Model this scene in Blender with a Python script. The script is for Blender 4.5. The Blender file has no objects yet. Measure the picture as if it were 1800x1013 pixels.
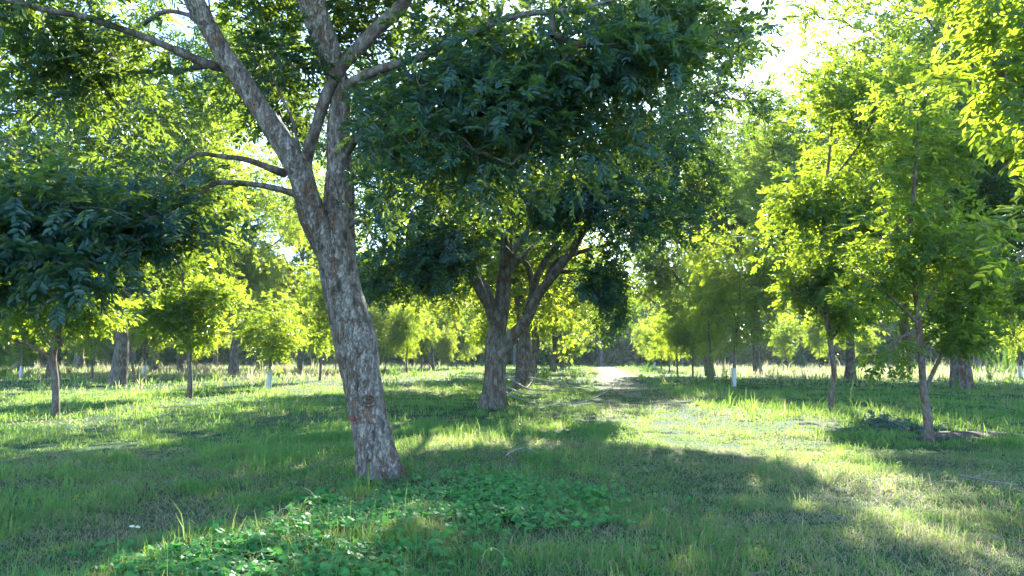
import bpy, math
import numpy as np
from mathutils import Vector

RNG = np.random.default_rng(7)
C = bpy.context.scene.collection
PI = math.pi
# ------------------------------------------------------------------ camera geometry
F, CX, CY, HZ, H = 1285.0, 900.0, 506.5, 629.0, 1.6
TH = math.atan((HZ - CY) / F)
CAM = np.array([0, 0, H])
_f = np.array([0, math.cos(TH), math.sin(TH)]); _u = np.array([0, -math.sin(TH), math.cos(TH)]); _r = np.array([1.0, 0, 0])

def ray(px, py):
    return _f + _r * ((px - CX) / F) + _u * ((CY - py) / F)

def ground(px, py):                      # where a sight line meets the ground
    d = ray(px, py); p = CAM + d * (-H / d[2]); p[2] = 0
    return p

def at(px, py, y):                       # the point of a sight line at distance y
    d = ray(px, py)
    return CAM + d * (y / d[1])

SUN_AZ, SUN_EL = math.radians(12.0), math.radians(29.0)
SUN = np.array([math.sin(SUN_AZ) * math.cos(SUN_EL), math.cos(SUN_AZ) * math.cos(SUN_EL), math.sin(SUN_EL)])

# ------------------------------------------------------------------ noise
_tab = np.random.default_rng(3).random(4096).astype(np.float32)

def vnoise(p):
    p = np.asarray(p, dtype=np.float64); i = np.floor(p).astype(np.int64); f = p - i; f = f * f * (3 - 2 * f)
    n = p.shape[-1]; out = 0.0
    K = (73856093, 19349663, 83492791)
    for c in range(1 << n):
        h = 0; w = 1.0
        for k in range(n):
            b = (c >> k) & 1
            h = h ^ ((i[..., k] + b) * K[k]); w = w * (f[..., k] if b else 1 - f[..., k])
        out = out + w * _tab[h & 4095]
    return out

def fbm(p, o=3):
    p = np.asarray(p, dtype=np.float64); a, s, t = 0.5, 0.0, 0.0
    for k in range(o):
        s = s + a * vnoise(p * (2.03 ** k) + 17.3 * k); t += a; a *= 0.5
    return s / t

def gz(x, y):                            # height of the ground
    x = np.asarray(x, float); y = np.asarray(y, float)
    q = np.stack([x, y], -1)
    return (fbm(q * 0.22, 2) - 0.5) * 0.22 + (fbm(q * 0.9 + 40, 2) - 0.5) * 0.10

def on_ground(px, py):
    p = ground(px, py)
    for _ in range(4):
        z = float(gz(p[0], p[1])); d = ray(px, py); p = CAM + d * ((z - H) / d[2])
    return p

# ------------------------------------------------------------------ mesh helpers
def mesh_np(name, V, Q, mats, midx=None, smooth=False):
    me = bpy.data.meshes.new(name)
    V = np.ascontiguousarray(V, np.float32); Q = np.ascontiguousarray(Q, np.int32)
    me.vertices.add(len(V)); me.vertices.foreach_set('co', V.ravel())
    me.loops.add(Q.size); me.loops.foreach_set('vertex_index', Q.ravel())
    me.polygons.add(len(Q))
    me.polygons.foreach_set('loop_start', np.arange(0, Q.size, 4, dtype=np.int32))
    if midx is not None: me.polygons.foreach_set('material_index', np.ascontiguousarray(midx, np.int32))
    if smooth is True: me.polygons.foreach_set('use_smooth', np.ones(len(Q), bool))
    elif smooth is not False: me.polygons.foreach_set('use_smooth', np.ascontiguousarray(smooth, bool))
    for m in mats: me.materials.append(m)
    me.update(calc_edges=True)
    return me

class MB:
    def __init__(s): s.V, s.Q, s.M, s.S, s.n = [], [], [], [], 0
    def add(s, V, Q, m=0, smooth=False):
        if len(V) == 0: return
        s.V.append(V); s.Q.append(np.asarray(Q) + s.n); s.n += len(V)
        s.M.append(np.full(len(Q), m)); s.S.append(np.full(len(Q), smooth))
    def mesh(s, name, mats, off=None):
        V = np.concatenate(s.V)
        if off is not None: V = V - np.asarray(off)
        return mesh_np(name, V, np.concatenate(s.Q), mats, np.concatenate(s.M), np.concatenate(s.S))

def link(name, me, parent=None, loc=None):
    o = bpy.data.objects.new(name, me); C.objects.link(o)
    if parent is not None: o.parent = parent
    if loc is not None: o.location = loc
    return o

def tag(o, label=None, cat=None, group=None, kind=None):
    if label: o['label'] = label
    if cat: o['category'] = cat
    if group: o['group'] = group
    if kind: o['kind'] = kind
    return o

def empty(name, loc, label, cat, group=None):
    o = bpy.data.objects.new(name, None); C.objects.link(o); o.location = loc; o.empty_display_size = 0.3
    return tag(o, label, cat, group)

def nrm(a):
    return a / np.maximum(np.linalg.norm(a, axis=-1, keepdims=True), 1e-9)

def spline(P, R, step):
    """Catmull-Rom through the points, resampled to about STEP."""
    P = np.asarray(P, float); R = np.asarray(R, float)
    if len(P) == 2: P = np.array([P[0], (P[0] + P[1]) / 2, P[1]]); R = np.array([R[0], (R[0] + R[1]) / 2, R[1]])
    X = np.concatenate([P, R[:, None]], 1)
    X = np.concatenate([[2 * X[0] - X[1]], X, [2 * X[-1] - X[-2]]])
    out = []
    for i in range(1, len(X) - 2):
        n = max(2, int(np.linalg.norm(X[i + 1, :3] - X[i, :3]) / step))
        t = np.linspace(0, 1, n, endpoint=False)[:, None]
        a, b, c, d = X[i - 1], X[i], X[i + 1], X[i + 2]
        out.append(0.5 * (2 * b + (c - a) * t + (2 * a - 5 * b + 4 * c - d) * t ** 2 + (3 * b - a - 3 * c + d) * t ** 3))
    out.append(X[-2][None])
    o = np.concatenate(out)
    return o[:, :3], np.maximum(o[:, 3], 0.0015)

def tube(P, R, seg=6, lump=0.0, seed=0.0, flare=None, fine=0.0):
    P = np.asarray(P, float); R = np.asarray(R, float); n = len(P)
    T = nrm(np.gradient(P, axis=0))
    ref = np.array([0.0, 1.0, 0.0]) if abs(T[:, 1]).max() < 0.9 else np.array([1.0, 0.13, 0.2])
    A = nrm(np.cross(np.broadcast_to(ref, T.shape), T)); B = np.cross(T, A)
    ang = np.linspace(0, 2 * PI, seg, endpoint=False)
    ca, sa = np.cos(ang), np.sin(ang)
    D = A[:, None, :] * ca[None, :, None] + B[:, None, :] * sa[None, :, None]
    r = np.broadcast_to(R[:, None], (n, seg)).copy()
    if lump or fine:
        W = P[:, None, :] + D * R[:, None, None]
        if lump: r *= 1 + lump * (fbm(W * np.array([2.2, 2.2, 1.3]) / max(R.max(), .05) * 0.35 + seed, 3) - 0.5) * 2
        if fine: r += fine * ((fbm(W * np.array([38, 38, 13]) + seed, 3) - 0.5) * 2 + 0.8 * np.abs(fbm(W * np.array([17, 17, 5]) + 5 + seed, 2) - 0.5))
    if flare is not None:                # (height of the flare, strength, lobes)
        s = np.concatenate([[0], np.cumsum(np.linalg.norm(np.diff(P, axis=0), axis=1))])
        e = np.exp(-s / flare[0])[:, None]
        r *= 1 + e * flare[1] * (0.75 + 0.45 * np.cos(flare[2] * ang + seed)[None, :] + 0.2 * np.cos(3 * ang + 2.3 * seed)[None, :])
    V = (P[:, None, :] + D * r[:, :, None]).reshape(-1, 3)
    i = np.arange(n - 1)[:, None] * seg; j = np.arange(seg)[None, :]; k = (j + 1) % seg
    Q = np.stack([i + j, i + k, i + seg + k, i + seg + j], -1).reshape(-1, 4)
    return V, Q

def leaflets(O, A, N, L, W, droop=0.10, fold=0.18):
    """Leaf blades: origin, axis, normal, length, width -> two folded quads each."""
    S = nrm(np.cross(A, N)); N = np.cross(S, A)
    L = L[:, None]; W = W[:, None]
    tip = O + A * L - N * L * droop
    m1, m2 = O + A * L * 0.30, O + A * L * 0.68 - N * L * droop * 0.4
    up = N * W * fold
    V = np.stack([O, m1 + S * W * .5 + up, m2 + S * W * .40 + up, tip, m2 - S * W * .40 + up, m1 - S * W * .5 + up], 1).reshape(-1, 3)
    b = np.arange(len(O))[:, None] * 6
    Q = np.concatenate([b + np.array([0, 3, 2, 1]), b + np.array([0, 5, 4, 3])], 1).reshape(-1, 4)
    return V, Q

def compound(O, D, R, nl, ll, rng, droop=0.15, wr=0.42, up=1.0):
    """Pinnate leaves with nl leaflets each: origin, direction, rachis length."""
    n = len(O)
    nn = nrm(np.array([0, 0, 1.0]) * up + rng.normal(0, .45, (n, 3)))
    S = nrm(np.cross(D, nn)); NN = np.cross(S, D)
    k = np.arange(nl); pair = np.maximum(1, (nl - 1) // 2)
    t = 0.28 + 0.72 * (k // 2) / pair; t[-1] = 1.0
    side = np.where(k % 2 == 0, 1.0, -1.0); side[-1] = 0
    t = t[None, :] + rng.normal(0, .02, (n, nl))
    O2 = O[:, None] + D[:, None] * (R[:, None] * t)[..., None]
    O2[..., 2] -= R[:, None] * t * t * droop
    ph = np.where(side == 0, 0.0, 1.0)[None] * rng.normal(0.95, .15, (n, nl))
    A = D[:, None] * np.cos(ph)[..., None] + S[:, None] * (side[None] * np.sin(ph))[..., None]
    A = A + rng.normal(0, .2, A.shape); A[..., 2] -= 0.02 + droop * 0.5 * t
    A = nrm(A)
    N3 = nrm(NN[:, None] + rng.normal(0, .28, A.shape))
    Ls = ll * (0.75 + 0.35 * np.sin(PI * np.clip(t, 0, 1) * .8)) * rng.uniform(.8, 1.15, (n, nl))
    return leaflets(O2.reshape(-1, 3), A.reshape(-1, 3), N3.reshape(-1, 3), Ls.ravel(), Ls.ravel() * wr)

# ------------------------------------------------------------------ where light reaches the ground in the photograph
LIT = [
    [(1050, 772), (1090, 740), (1180, 712), (1290, 716), (1370, 745), (1450, 792), (1380, 802), (1270, 798), (1120, 790)],
    [(1340, 740), (1450, 775), (1560, 825), (1680, 890), (1800, 955), (1800, 1013), (1740, 1000), (1620, 955), (1520, 895), (1430, 850), (1330, 812), (1260, 800)],
    [(1040, 686), (1085, 645), (1160, 682)],
    [(0, 706), (110, 690), (330, 676), (560, 652), (590, 664), (340, 716), (110, 742), (0, 735)],
    [(680, 668), (830, 662), (1000, 668), (1000, 690), (850, 680), (690, 678)],
    [(1290, 690), (1420, 676), (1560, 690), (1560, 705), (1420, 712), (1300, 702)],
    [(720, 760), (780, 758), (800, 795), (740, 792)],
    [(380, 815), (440, 810), (460, 842), (400, 845)],
    [(900, 740), (1000, 728), (1030, 760), (920, 765)],
]
LITP = [np.array([on_ground(*p)[:2] for p in q]) for q in LIT]

def in_poly(P, q):
    x, y = P[:, 0], P[:, 1]; inside = np.zeros(len(P), bool); j = len(q) - 1
    for i in range(len(q)):
        c = ((q[i, 1] > y) != (q[j, 1] > y)) & (x < (q[j, 0] - q[i, 0]) * (y - q[i, 1]) / (q[j, 1] - q[i, 1] + 1e-12) + q[i, 0])
        inside ^= c; j = i
    return inside

def lit_mask(W, pad=0.0):
    """True for crown points that would throw shade on the sunny places."""
    t = W[:, 2] / SUN[2]
    G = W[:, :2] - SUN[None, :2] * t[:, None]
    m = np.zeros(len(W), bool)
    for q in LITP: m |= in_poly(G, q)
    return m

GAPS = [[(1372, -60), (1365, 60), (1372, 112), (1400, 108), (1440, 50), (1462, 0), (1462, -60)],
        [(275, 18), (320, 5), (330, 30), (380, 100), (385, 108), (330, 92), (295, 60)],
        [(385, 40), (450, 35), (430, 75), (400, 80)]]
GAPP = [np.array(g, float) for g in GAPS]

def gap_mask(W):
    """True for crown points in front of the patches of open sky between the crowns."""
    d = W - CAM; z = d @ _f; z = np.where(z < .1, .1, z)
    p = np.stack([CX + F * (d @ _r) / z, CY - F * (d @ _u) / z], 1)
    m = np.zeros(len(W), bool)
    for q in GAPP: m |= in_poly(p, q)
    return m

CLEARP = [np.array(q, float) for q in [[(528, 400), (575, 250), (560, 100), (530, -20), (600, -20), (612, 70), (625, 130), (700, 95), (800, 55), (830, 70), (740, 120), (640, 165), (628, 260), (632, 400), (640, 560), (560, 560)],
                                       [(310, -20), (370, -20), (440, 110), (510, 240), (560, 330), (570, 420), (530, 400), (470, 290), (390, 130)], [(600, 110), (690, -10), (740, -10), (640, 110)],
                                       [(828, 480), (850, 450), (930, 440), (1030, 385), (1048, 425), (985, 520), (900, 610), (850, 610)]]]
def clear_mask(W, y1):
    """True for crown points that would hide the forked trunk from the open side."""
    d = W - CAM; z = np.maximum(d @ _f, .1); p = np.stack([CX + F * (d @ _r) / z, CY - F * (d @ _u) / z], 1); m = np.zeros(len(W), bool)
    for q in CLEARP: m |= in_poly(p, q)
    return m & (W[:, 1] < y1)

# ------------------------------------------------------------------ materials
def node_mat(name):
    m = bpy.data.materials.new(name); m.use_nodes = True
    nt = m.node_tree; nt.nodes.clear()
    out = nt.nodes.new('ShaderNodeOutputMaterial')
    def N(t, **kw):
        n = nt.nodes.new(t)
        for k, v in kw.items():
            if k in n.inputs.keys() if isinstance(k, str) else False: n.inputs[k].default_value = v
            else: setattr(n, k, v)
        return n
    def L(a, b): nt.links.new(a, b)
    return m, N, L, out

def ramp(N, stops):
    r = N('ShaderNodeValToRGB'); e = r.color_ramp.elements
    while len(e) < len(stops): e.new(0.5)
    for k, (p, c) in enumerate(stops): e[k].position = p; e[k].color = (*c, 1)
    return r

def leaf_mat(name, dark, light, tdark, tlight, tfac=0.5, rough=0.42, spec=0.5, yellow=0.04):
    m, N, L, out = node_mat(name)
    geo = N('ShaderNodeNewGeometry'); oi = N('ShaderNodeObjectInfo')
    add = N('ShaderNodeMath', operation='MULTIPLY_ADD'); L(oi.outputs['Random'], add.inputs[0]); add.inputs[1].default_value = 0.35
    mul = N('ShaderNodeMath', operation='MULTIPLY'); L(geo.outputs['Random Per Island'], mul.inputs[0]); mul.inputs[1].default_value = 0.65
    L(mul.outputs[0], add.inputs[2])
    y0 = 1 - yellow
    r1 = ramp(N, [(0, dark), (y0 - .03, light), (y0, (light[0] * 2.2, light[1] * 1.25, light[2])), (1, (light[0] * 3, light[1] * 1.3, light[2]))]); L(add.outputs[0], r1.inputs[0])
    r2 = ramp(N, [(0, tdark), (y0 - .03, tlight), (y0, (tlight[0] * 1.3, tlight[1] * 1.0, tlight[2])), (1, (tlight[0] * 1.5, tlight[1] * 1.0, tlight[2] * .7))]); L(add.outputs[0], r2.inputs[0])
    p = N('ShaderNodeBsdfPrincipled'); L(r1.outputs[0], p.inputs['Base Color'])
    p.inputs['Roughness'].default_value = rough; p.inputs['Specular IOR Level'].default_value = spec
    t = N('ShaderNodeBsdfTranslucent'); L(r2.outputs[0], t.inputs['Color'])
    mx = N('ShaderNodeMixShader'); mx.inputs[0].default_value = tfac
    L(p.outputs[0], mx.inputs[1]); L(t.outputs[0], mx.inputs[2]); L(mx.outputs[0], out.inputs['Surface'])
    return m

def bark_mat(name, c_dark, c_mid, c_light, c_peel, scale=1.0, peel=0.55, bump=0.6):
    m, N, L, out = node_mat(name)
    tc = N('ShaderNodeTexCoord'); mp = N('ShaderNodeMapping'); mp.inputs['Scale'].default_value = (scale, scale, scale * .42)
    L(tc.outputs['Object'], mp.inputs['Vector'])
    nz = N('ShaderNodeTexNoise'); nz.inputs['Scale'].default_value = 9; nz.inputs['Detail'].default_value = 6; nz.inputs['Roughness'].default_value = .65
    L(mp.outputs[0], nz.inputs['Vector'])
    vec = N('ShaderNodeMix', data_type='VECTOR'); vec.inputs[0].default_value = 0.36
    L(mp.outputs[0], vec.inputs[4]); L(nz.outputs['Color'], vec.inputs[5])
    vo = N('ShaderNodeTexVoronoi', feature='DISTANCE_TO_EDGE'); vo.inputs['Scale'].default_value = 14; L(vec.outputs[1], vo.inputs['Vector'])
    v2 = N('ShaderNodeTexVoronoi', feature='F1'); v2.inputs['Scale'].default_value = 14; L(vec.outputs[1], v2.inputs['Vector'])
    big = N('ShaderNodeTexNoise'); big.inputs['Scale'].default_value = 3.2; big.inputs['Detail'].default_value = 5; L(mp.outputs[0], big.inputs['Vector'])
    r = ramp(N, [(0.34, c_dark), (0.48, c_mid), (0.62, c_light)]); L(nz.outputs['Fac'], r.inputs[0])
    sep = N('ShaderNodeSeparateColor'); L(v2.outputs['Color'], sep.inputs[0])
    pm = N('ShaderNodeMath', operation='MULTIPLY_ADD'); L(sep.outputs[0], pm.inputs[0]); pm.inputs[1].default_value = .45; L(big.outputs['Fac'], pm.inputs[2])
    pr = ramp(N, [(peel + .22, (0, 0, 0)), (peel + .30, (1, 1, 1))]); L(pm.outputs[0], pr.inputs[0])
    mix = N('ShaderNodeMix', data_type='RGBA'); L(pr.outputs[0], mix.inputs[0]); L(r.outputs[0], mix.inputs[6]); mix.inputs[7].default_value = (*c_peel, 1)
    cr = ramp(N, [(0.0, (.22, .20, .18)), (0.13, (1, 1, 1))]); L(vo.outputs['Distance'], cr.inputs[0])
    mu = N('ShaderNodeMix', data_type='RGBA', blend_type='MULTIPLY'); mu.inputs[0].default_value = .5
    L(mix.outputs[2], mu.inputs[6]); L(cr.outputs[0], mu.inputs[7])
    p = N('ShaderNodeBsdfPrincipled'); p.inputs['Roughness'].default_value = .85; p.inputs['Specular IOR Level'].default_value = .25
    L(mu.outputs[2], p.inputs['Base Color'])
    hs = N('ShaderNodeMath', operation='MULTIPLY_ADD'); L(cr.outputs[0], hs.inputs[0]); hs.inputs[1].default_value = .6; L(nz.outputs['Fac'], hs.inputs[2])
    b = N('ShaderNodeBump'); b.inputs['Strength'].default_value = bump; b.inputs['Distance'].default_value = .02; L(hs.outputs[0], b.inputs['Height'])
    L(b.outputs[0], p.inputs['Normal']); L(p.outputs[0], out.inputs['Surface'])
    return m

def plain_mat(name, a, b, scale=8.0, rough=.8, bump=0.2, tr=None):
    m, N, L, out = node_mat(name)
    tc = N('ShaderNodeTexCoord'); nz = N('ShaderNodeTexNoise'); nz.inputs['Scale'].default_value = scale; nz.inputs['Detail'].default_value = 5
    L(tc.outputs['Object'], nz.inputs['Vector'])
    r = ramp(N, [(.35, a), (.65, b)]); L(nz.outputs['Fac'], r.inputs[0])
    p = N('ShaderNodeBsdfPrincipled'); p.inputs['Roughness'].default_value = rough; L(r.outputs[0], p.inputs['Base Color'])
    bp = N('ShaderNodeBump'); bp.inputs['Strength'].default_value = bump; L(nz.outputs['Fac'], bp.inputs['Height']); L(bp.outputs[0], p.inputs['Normal'])
    if tr:
        t = N('ShaderNodeBsdfTranslucent'); t.inputs['Color'].default_value = (*tr, 1)
        mx = N('ShaderNodeMixShader'); mx.inputs[0].default_value = .4; L(p.outputs[0], mx.inputs[1]); L(t.outputs[0], mx.inputs[2]); L(mx.outputs[0], out.inputs['Surface'])
    else: L(p.outputs[0], out.inputs['Surface'])
    return m

M_LEAF = leaf_mat('pecan_leaf', (.008, .046, .050), (.022, .080, .074), (.18, .32, .02), (.40, .52, .03), .36, rough=.42, spec=.55, yellow=.03)
M_LEAF_Y = leaf_mat('young_leaf', (.012, .058, .038), (.034, .110, .052), (.27, .40, .02), (.54, .64, .03), .58, rough=.38, yellow=.05)
M_LEAF_B = leaf_mat('far_leaf', (.012, .060, .042), (.030, .100, .056), (.28, .40, .02), (.54, .63, .035), .58, rough=.38, yellow=.06)
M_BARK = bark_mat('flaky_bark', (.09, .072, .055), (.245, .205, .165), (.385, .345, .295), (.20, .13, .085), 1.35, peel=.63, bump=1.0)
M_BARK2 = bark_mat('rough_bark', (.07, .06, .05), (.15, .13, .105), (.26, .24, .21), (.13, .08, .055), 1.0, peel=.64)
M_BARK3 = bark_mat('smooth_bark', (.10, .08, .065), (.17, .14, .115), (.25, .22, .19), (.14, .08, .05), 1.6, bump=.35)
M_TWIG = plain_mat('twig_bark', (.07, .055, .045), (.17, .145, .12), 12)

# ------------------------------------------------------------------ trees
def ellipsoids(rng, n, E, voids=.3):
    n = int(n / (1 - voids))
    """Clump centres spread through a list of (centre, radii, weight)."""
    w = np.array([e[2] for e in E], float); w /= w.sum(); out = []
    for (c, r, _), k in zip(E, rng.multinomial(n, w)):
        d = nrm(rng.normal(0, 1, (k, 3))); rad = rng.random(k) ** 0.52
        rad *= 0.60 + 0.80 * fbm(d * 2.1 + rng.random() * 50, 2)
        out.append(np.asarray(c) + d * rad[:, None] * np.asarray(r))
    X = np.concatenate(out); f = .9 / max(.35, np.median([min(e[1]) for e in E]) * .62); v = fbm(X * f + rng.random(3) * 90, 2)
    return X[v > np.quantile(v, voids)]

def twigs_and_leaves(mb, skel, clumps, rng, leaf, twig_r=.006, sides=5, spread=.38, carve=True, mi=(0, 1), clear=None):
    """Grow twigs from the skeleton to the clump centres and hang leaves on them.
       leaf = dict(per, nl, ll, rl): leaves a clump, leaflets a leaf, leaflet length, rachis length."""
    if carve:
        bad = gap_mask(clumps)
        if carve is True: bad |= lit_mask(clumps) & (rng.random(len(clumps)) < .97)
        if clear: bad |= clear_mask(clumps, clear) & (rng.random(len(clumps)) < .85)
        clumps = clumps[~bad]
    S = np.asarray(skel); d0 = np.array([np.min(((S - c) ** 2).sum(1)) for c in clumps])
    clumps = clumps[np.argsort(d0)]
    cap = len(S) + len(clumps) * 14 + 10
    X = np.zeros((cap, 3)); par = np.full(cap, -1); cnt = np.zeros(cap); X[:len(S)] = S; n = len(S)
    paths = []; LO, LD = [], []
    for c in clumps:
        v = X[:n] - c; d = (v ** 2).sum(1) * (1 + 0.5 * (v[:, 2] > 0.2))
        k = int(np.argmin(d)); a = X[k]; dist = math.sqrt(((a - c) ** 2).sum())
        m = int(min(12, max(3, dist / .33)))
        bend = rng.normal(0, .10, 3) * dist + np.array([0, 0, .10 * dist])
        t = np.linspace(0, 1, m + 1)[1:, None]
        P = a + (c - a) * t + bend * (4 * t * (1 - t)) * .6 + rng.normal(0, .03, (m, 3)) * min(1, dist)
        idx = [k]
        for q in P:
            X[n] = q; par[n] = idx[-1]; idx.append(n); n += 1
        paths.append(idx)
        q = leaf['per']; tt = rng.uniform(.35, 1.05, q)
        base = a + (c - a) * tt[:, None] + bend * (4 * tt * (1 - tt))[:, None] * .6
        off = rng.normal(0, 1, (q, 3)) * spread * np.array([1, 1, .5])
        dr = nrm(nrm(c - a) * .55 + nrm(off) * .8 + rng.normal(0, .35, (q, 3)) + np.array([0, 0, -.12]))
        LO.append(base + off * .75); LD.append(dr)
    for idx in reversed(paths):
        cnt[idx[-1]] += 1
    for i in range(n - 1, len(S) - 1, -1):
        if par[i] >= 0: cnt[par[i]] += cnt[i]
    for idx in paths:
        P = X[idx]; c = cnt[idx].copy(); c[0] = c[1]
        R = twig_r * np.maximum(c, .5) ** .45
        V, Q = tube(P, R, sides); mb.add(V, Q, mi[1], True)
    LO = np.concatenate(LO); LD = np.concatenate(LD)
    if carve:
        ok = ~gap_mask(LO)
        if carve is True: ok &= ~(lit_mask(LO) & (rng.random(len(LO)) < .75))
        if clear: ok &= ~(clear_mask(LO, clear) & (rng.random(len(LO)) < .90))
        LO, LD = LO[ok], LD[ok]
    ok = LO[:, 2] > .5; LO, LD = LO[ok], LD[ok]
    V, Q = compound(LO, LD, leaf['rl'] * rng.uniform(.7, 1.2, len(LO)), leaf['nl'], leaf['ll'], rng, wr=leaf.get('wr', .42), droop=leaf.get('droop', .16))
    mb.add(V, Q, mi[0], False)

def limb_skel(paths, zmin=0.0, skip=.3):
    out = []
    for P in paths:
        P = np.asarray(P); k = int(len(P) * skip); out.append(P[k:])
    S = np.concatenate(out); return S[S[:, 2] > zmin] if zmin else S

def generic_tree(seed, h, trunk_h, r0, rad, nlimb, ncl, leaf, lean=.3, low=.25, twig_r=.007, spread=.45, squash=1.0, bark=None, lmat=None, name='tree', seg=14):
    """A tree standing at the origin -> (trunk mesh, crown mesh)."""
    rng = np.random.default_rng(seed)
    tb = MB(); lean_v = rng.normal(0, lean, 2)
    top = np.array([lean_v[0], lean_v[1], h * .8])
    fork = np.array([lean_v[0] * .3, lean_v[1] * .3, trunk_h])
    wob = lambda s: rng.normal(0, s, 3) * np.array([1, 1, .3])
    P = [np.array([0, 0, -.25]), np.array([0, 0, .12]), fork * .5 + wob(r0 * .4), fork, fork * .55 + top * .45 + wob(h * .03), top]
    P, R = spline(P, [r0 * 1.05, r0, r0 * .86, r0 * .78, r0 * .42, r0 * .10], .18 if seg > 10 else .3)
    V, Q = tube(P, R, seg, .14, seed * 1.7, (h * .02 + r0 * .7, .32, 5)); tb.add(V, Q, 0, True)
    paths = [P[int(len(P) * .45):]]
    a0 = rng.uniform(0, 2 * PI)
    for k in range(nlimb):
        a = a0 + k * 2 * PI / nlimb * 1.0 + rng.normal(0, .35)
        up = rng.uniform(0, 1); z0 = trunk_h * (1 + .05 * k) + up * (h * .30)
        i = int(np.argmin(abs(P[:, 2] - z0))); s = P[i]; rs = R[i] * rng.uniform(.5, .72)
        L = rad * rng.uniform(.65, .95) * (1 - .35 * up); d = np.array([math.cos(a), math.sin(a), 0])
        rise = L * rng.uniform(.55, 1.25)
        e1 = s + d * L * .35 + np.array([0, 0, rise * .45]); e2 = s + d * L * .72 + np.array([0, 0, rise * .85]) + wob(L * .07); e3 = s + d * L + np.array([0, 0, rise]) + wob(L * .07)
        q, r = spline([s - d * rs * .3, s + d * L * .12 + np.array([0, 0, rise * .18]), e1 + wob(L * .05), e2, e3], [rs, rs * .92, rs * .66, rs * .36, .02], .25)
        V, Q = tube(q, r, max(6, seg - 4), .12, seed + k * 3.1); tb.add(V, Q, 0, True); paths.append(q[2:])
    zc = trunk_h * (1 - low) + (h - trunk_h * (1 - low)) * .5; rz = (h - trunk_h * (1 - low)) * .5
    E = [((lean_v[0] * .6, lean_v[1] * .6, zc), (rad, rad, rz * squash), 1.0)]
    for k in range(5):
        a = rng.uniform(0, 2 * PI); rr = rad * rng.uniform(.5, .75)
        E.append(((math.cos(a) * rr, math.sin(a) * rr, zc + rz * rng.uniform(-.55, .55)), (rad * .45, rad * .45, rz * .38), .22))
    cb = MB(); cl = ellipsoids(rng, int(ncl * (1.08 if ncl > 300 else 1)), E, .38 if ncl > 300 else .45); cl = cl[cl[:, 2] > trunk_h * .62]
    twigs_and_leaves(cb, limb_skel(paths, 0, .25), cl, rng, leaf, twig_r, 4, spread, carve=False)
    return tb.mesh(name + '_trunk', [bark]), cb.mesh(name + '_crown', [lmat, M_TWIG])

# ================================================================== the leaning tree with the forked trunk
def traced(pts, y, extra=1.0, yend=None):
    """Pixel points (px, py, width px) at distance y (to yend) -> points, radii."""
    ys = np.linspace(y, y if yend is None else yend, len(pts))
    P = np.array([at(a, b, yy) for (a, b, w), yy in zip(pts, ys)])
    R = np.array([w / 2 * yy / F * extra for (a, b, w), yy in zip(pts, ys)])
    return P, R

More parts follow.
